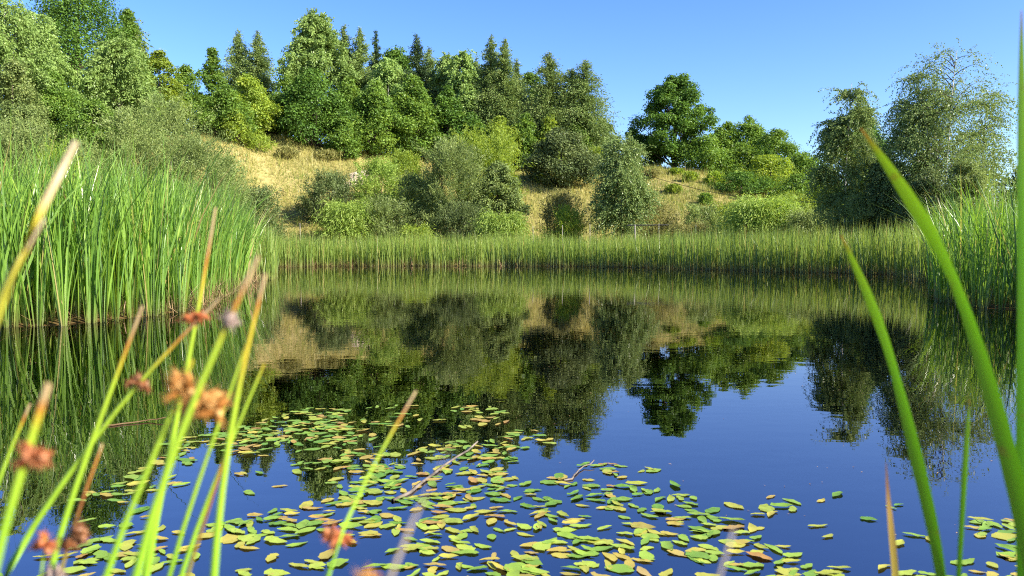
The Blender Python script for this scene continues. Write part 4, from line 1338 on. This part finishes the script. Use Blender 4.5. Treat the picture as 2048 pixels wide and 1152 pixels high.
rush([(328, 1160), (385, 1000), (435, 850), (465, 775), (492, 690)], .56, .0029, 'st_green', 'thin green rush joining the tall yellow one')
rush([(350, 1160), (420, 990), (470, 860), (500, 790), (528, 728)], .6, .003, 'st_green', 'green rush with pointed tip, rightmost of the left cluster')
rush([(362, 1160), (405, 1060), (440, 960), (462, 870)], .55, .0026, 'st_brown', 'short olive brown rush behind the tall yellow one')
rush([(285, 1160), (330, 960), (370, 745), (395, 640), (412, 530), (431, 415)], .66, .0033, 'st_tip', 'slim upright rush with the highest tip of the left cluster')
rush([(638, 1165), (655, 1100), (700, 1012), (760, 895), (800, 838), (832, 782)], .52, .0027, 'st_tip', 'lone rush before the pondweed with a rusty seed head low down',
     [(660, 1070, .006, 10, .009, 'sp_red'), (680, 1078, .006, 10, .009, 'sp_red')], lean=.05)
rush([(745, 1160), (800, 1045), (860, 950), (906, 878)], .28, .0022, 'st_beige', 'blurred beige stalk close to the camera over the pondweed', [(738, 1158, .004, 12, .005, 'sp_orange')])
rush([(1412, 1175), (1440, 1110), (1468, 1055)], .3, .0021, 'st_beige', 'faint blurred stalk rising from the bottom edge right of centre')
rush([(-40, 665), (5, 565), (50, 472), (100, 380), (152, 283)], .42, .0042, 'st_tan', 'large dry tan stalk crossing the left reeds', tip=.35)
rush([(-30, 610), (20, 520), (55, 465), (88, 438)], .41, .003, 'st_tan', 'smaller dry tan stalk branching beside the large one')


# ------------------------------------------------------------------ long leaves at the right
def blade_mat(name, stops, trans=.4):
    m, N, L, out = nodes_of(name)
    b = N.new('ShaderNodeAttribute'); b.attribute_name = 'along'
    c = N.new('ShaderNodeAttribute'); c.attribute_name = 'across'
    r = ramp(N, stops); L.new(b.outputs['Fac'], r.inputs[0])
    wv = N.new('ShaderNodeMath'); wv.operation = 'MULTIPLY'; wv.inputs[1].default_value = 60; L.new(c.outputs['Fac'], wv.inputs[0])
    sn = N.new('ShaderNodeMath'); sn.operation = 'SINE'; L.new(wv.outputs[0], sn.inputs[0])
    mr = N.new('ShaderNodeMapRange'); mr.inputs[1].default_value = -1; mr.inputs[3].default_value = .9; mr.inputs[4].default_value = 1.1; L.new(sn.outputs[0], mr.inputs[0])
    h = N.new('ShaderNodeHueSaturation'); L.new(mr.outputs[0], h.inputs['Value']); L.new(r.outputs[0], h.inputs['Color'])
    tcn = N.new('ShaderNodeTexCoord')
    nzb = N.new('ShaderNodeTexNoise'); nzb.inputs['Scale'].default_value = 38; nzb.inputs['Detail'].default_value = 6
    L.new(tcn.outputs['Object'], nzb.inputs['Vector'])
    rb = ramp(N, [(.62, (0, 0, 0)), (.72, (.55, .55, .55))]); L.new(nzb.outputs[0], rb.inputs[0])
    mb = N.new('ShaderNodeMix'); mb.data_type = 'RGBA'; mb.inputs[7].default_value = (.30, .24, .05, 1)
    L.new(rb.outputs[0], mb.inputs[0]); L.new(h.outputs[0], mb.inputs[6])
    h = N.new('ShaderNodeHueSaturation'); L.new(mb.outputs[2], h.inputs['Color'])
    p = N.new('ShaderNodeBsdfPrincipled'); p.inputs['Roughness'].default_value = .38; L.new(h.outputs[0], p.inputs['Base Color'])
    t = N.new('ShaderNodeBsdfTranslucent')
    h2 = N.new('ShaderNodeHueSaturation'); h2.inputs['Value'].default_value = 1.5; h2.inputs['Hue'].default_value = .49; L.new(h.outputs[0], h2.inputs['Color']); L.new(h2.outputs[0], t.inputs[0])
    ms = N.new('ShaderNodeMixShader'); ms.inputs[0].default_value = trans
    L.new(p.outputs[0], ms.inputs[1]); L.new(t.outputs[0], ms.inputs[2]); L.new(ms.outputs[0], out.inputs[0])
    return m


M['bl_green'] = blade_mat('cattail_blade', [(0, (.15, .34, .018)), (.6, (.24, .44, .03)), (.94, (.32, .46, .04)), (.975, (.38, .36, .05)), (1, (.5, .3, .08))])
M['bl_dry'] = blade_mat('dry_blade', [(0, (.45, .36, .06)), (.6, (.45, .30, .08)), (.8, (.25, .13, .06)), (1, (.12, .07, .04))], .25)


def blade(pts, d, mat, label, twist=(0, 0), k=34):
    """pts: (px, py, width_px, turn) bottom to tip; turn = how the flat is turned away from the viewer (radians)"""
    pts = np.asarray(pts, float)
    pp = np.array([P(a, b, d) for a, b in pts[:, :2]])
    full = to_ground(pp, .1)
    w = np.concatenate([[pts[0, 2]] * 2, pts[:, 2]]) / F * d * .56
    tw = np.concatenate([[pts[0, 3]] * 2, pts[:, 3]])
    c = np.concatenate([[0], np.cumsum(np.linalg.norm(np.diff(full, axis=0), axis=1))])
    t = np.linspace(0, c[-1], k)
    path = smooth_path(full, k)
    wi, ti = np.interp(t, c, w), np.interp(t, c, tw)
    root = path[0].copy()
    path = path - root
    tan = norm(np.gradient(path, axis=0))
    view = norm(path + root - np.array([0, 0, CAM_H]))
    side = norm(np.cross(tan, view))
    nr = np.cross(side, tan)
    sv = np.array(sdir)
    best = max((1, -1), key=lambda g_: np.abs((np.cross(tan, side * np.cos(g_ * ti)[:, None] + nr * np.sin(g_ * ti)[:, None]) @ sv)[k // 2:]).mean())
    ti = ti * best
    s = side * np.cos(ti)[:, None] + nr * np.sin(ti)[:, None]
    nn = np.cross(tan, s)
    wi = wi / np.maximum(np.abs(np.cos(ti)), .45)
    cols = np.array([-1, -.5, 0, .5, 1])
    V = path[:, None] + s[:, None] * (wi[:, None] * .5)[..., None] * cols[None, :, None] + nn[:, None] * (wi[:, None] * .12)[..., None] * (cols ** 2)[None, :, None]
    nc = len(cols)
    thick = nn[:, None] * np.minimum(.0006, wi * .1)[:, None, None] * (1 - cols ** 2)[None, :, None]
    Vf, Vb = V - thick, V + thick + nn[:, None] * 1e-5
    i = np.arange(k - 1)[:, None] * nc
    j = np.arange(nc - 1)[None]
    q1 = np.stack([i + j, i + j + 1, i + nc + j + 1, i + nc + j], -1).reshape(-1, 4)
    V2 = np.concatenate([Vf.reshape(-1, 3), Vb.reshape(-1, 3)])
    q2 = q1[:, ::-1] + k * nc
    z0 = (pp[0] - root)[2]; z1 = (pp[-1] - root)[2]
    al = np.clip((V2[:, 2] - z0) / (z1 - z0), 0, 1)
    ac = np.tile(np.tile(cols, k), 2)
    o = obj('cattail_leaf', mesh('cattail_leaf', V2, np.concatenate([q1, q2]), attrs={'along': al, 'across': ac}, smooth=True, mat=M[mat]), None, root)
    tag(o, label, 'leaf', 'long cattail leaves in front of the camera')


blade([(2075, 1160, 62, .2), (2040, 1000, 62, .2), (2010, 880, 60, .2), (1985, 790, 54, .2), (1955, 690, 44, .3), (1930, 600, 34, .6), (1900, 520, 32, .8), (1855, 440, 48, .8), (1805, 365, 40, .75), (1760, 305, 24, .7), (1722, 257, 3, .7)],
      .72, 'bl_green', 'largest arching green blade at right with its tip over the birches')
blade([(1888, 1165, 34, .3), (1862, 1030, 42, .3), (1835, 920, 44, .3), (1812, 830, 38, .4), (1790, 730, 26, .8), (1762, 640, 34, .8), (1725, 555, 28, .75), (1700, 505, 17, .7), (1682, 470, 3, .7)],
      .78, 'bl_green', 'shorter arching green blade left of the largest one')
blade([(1917, 1165, 16, .5), (1924, 1060, 17, .5), (1928, 960, 19, .3), (1934, 880, 18, .3), (1939, 800, 3, .3)], .8, 'bl_green', 'short upright green blade between the two arching blades')
blade([(1793, 1170, 24, .2), (1784, 1070, 22, .2), (1774, 990, 13, .4), (1772, 925, 3, .4)], .85, 'bl_dry', 'withered yellow brown blade left of the arching blades')
blade([(2050, 1165, 40, .6), (2044, 1000, 40, .6), (2048, 800, 38, .6), (2048, 560, 34, .6), (2046, 300, 30, .6), (2044, 130, 20, .6), (2043, 20, 3, .6)], .75, 'bl_green', 'vertical green blade cut by the right picture edge')
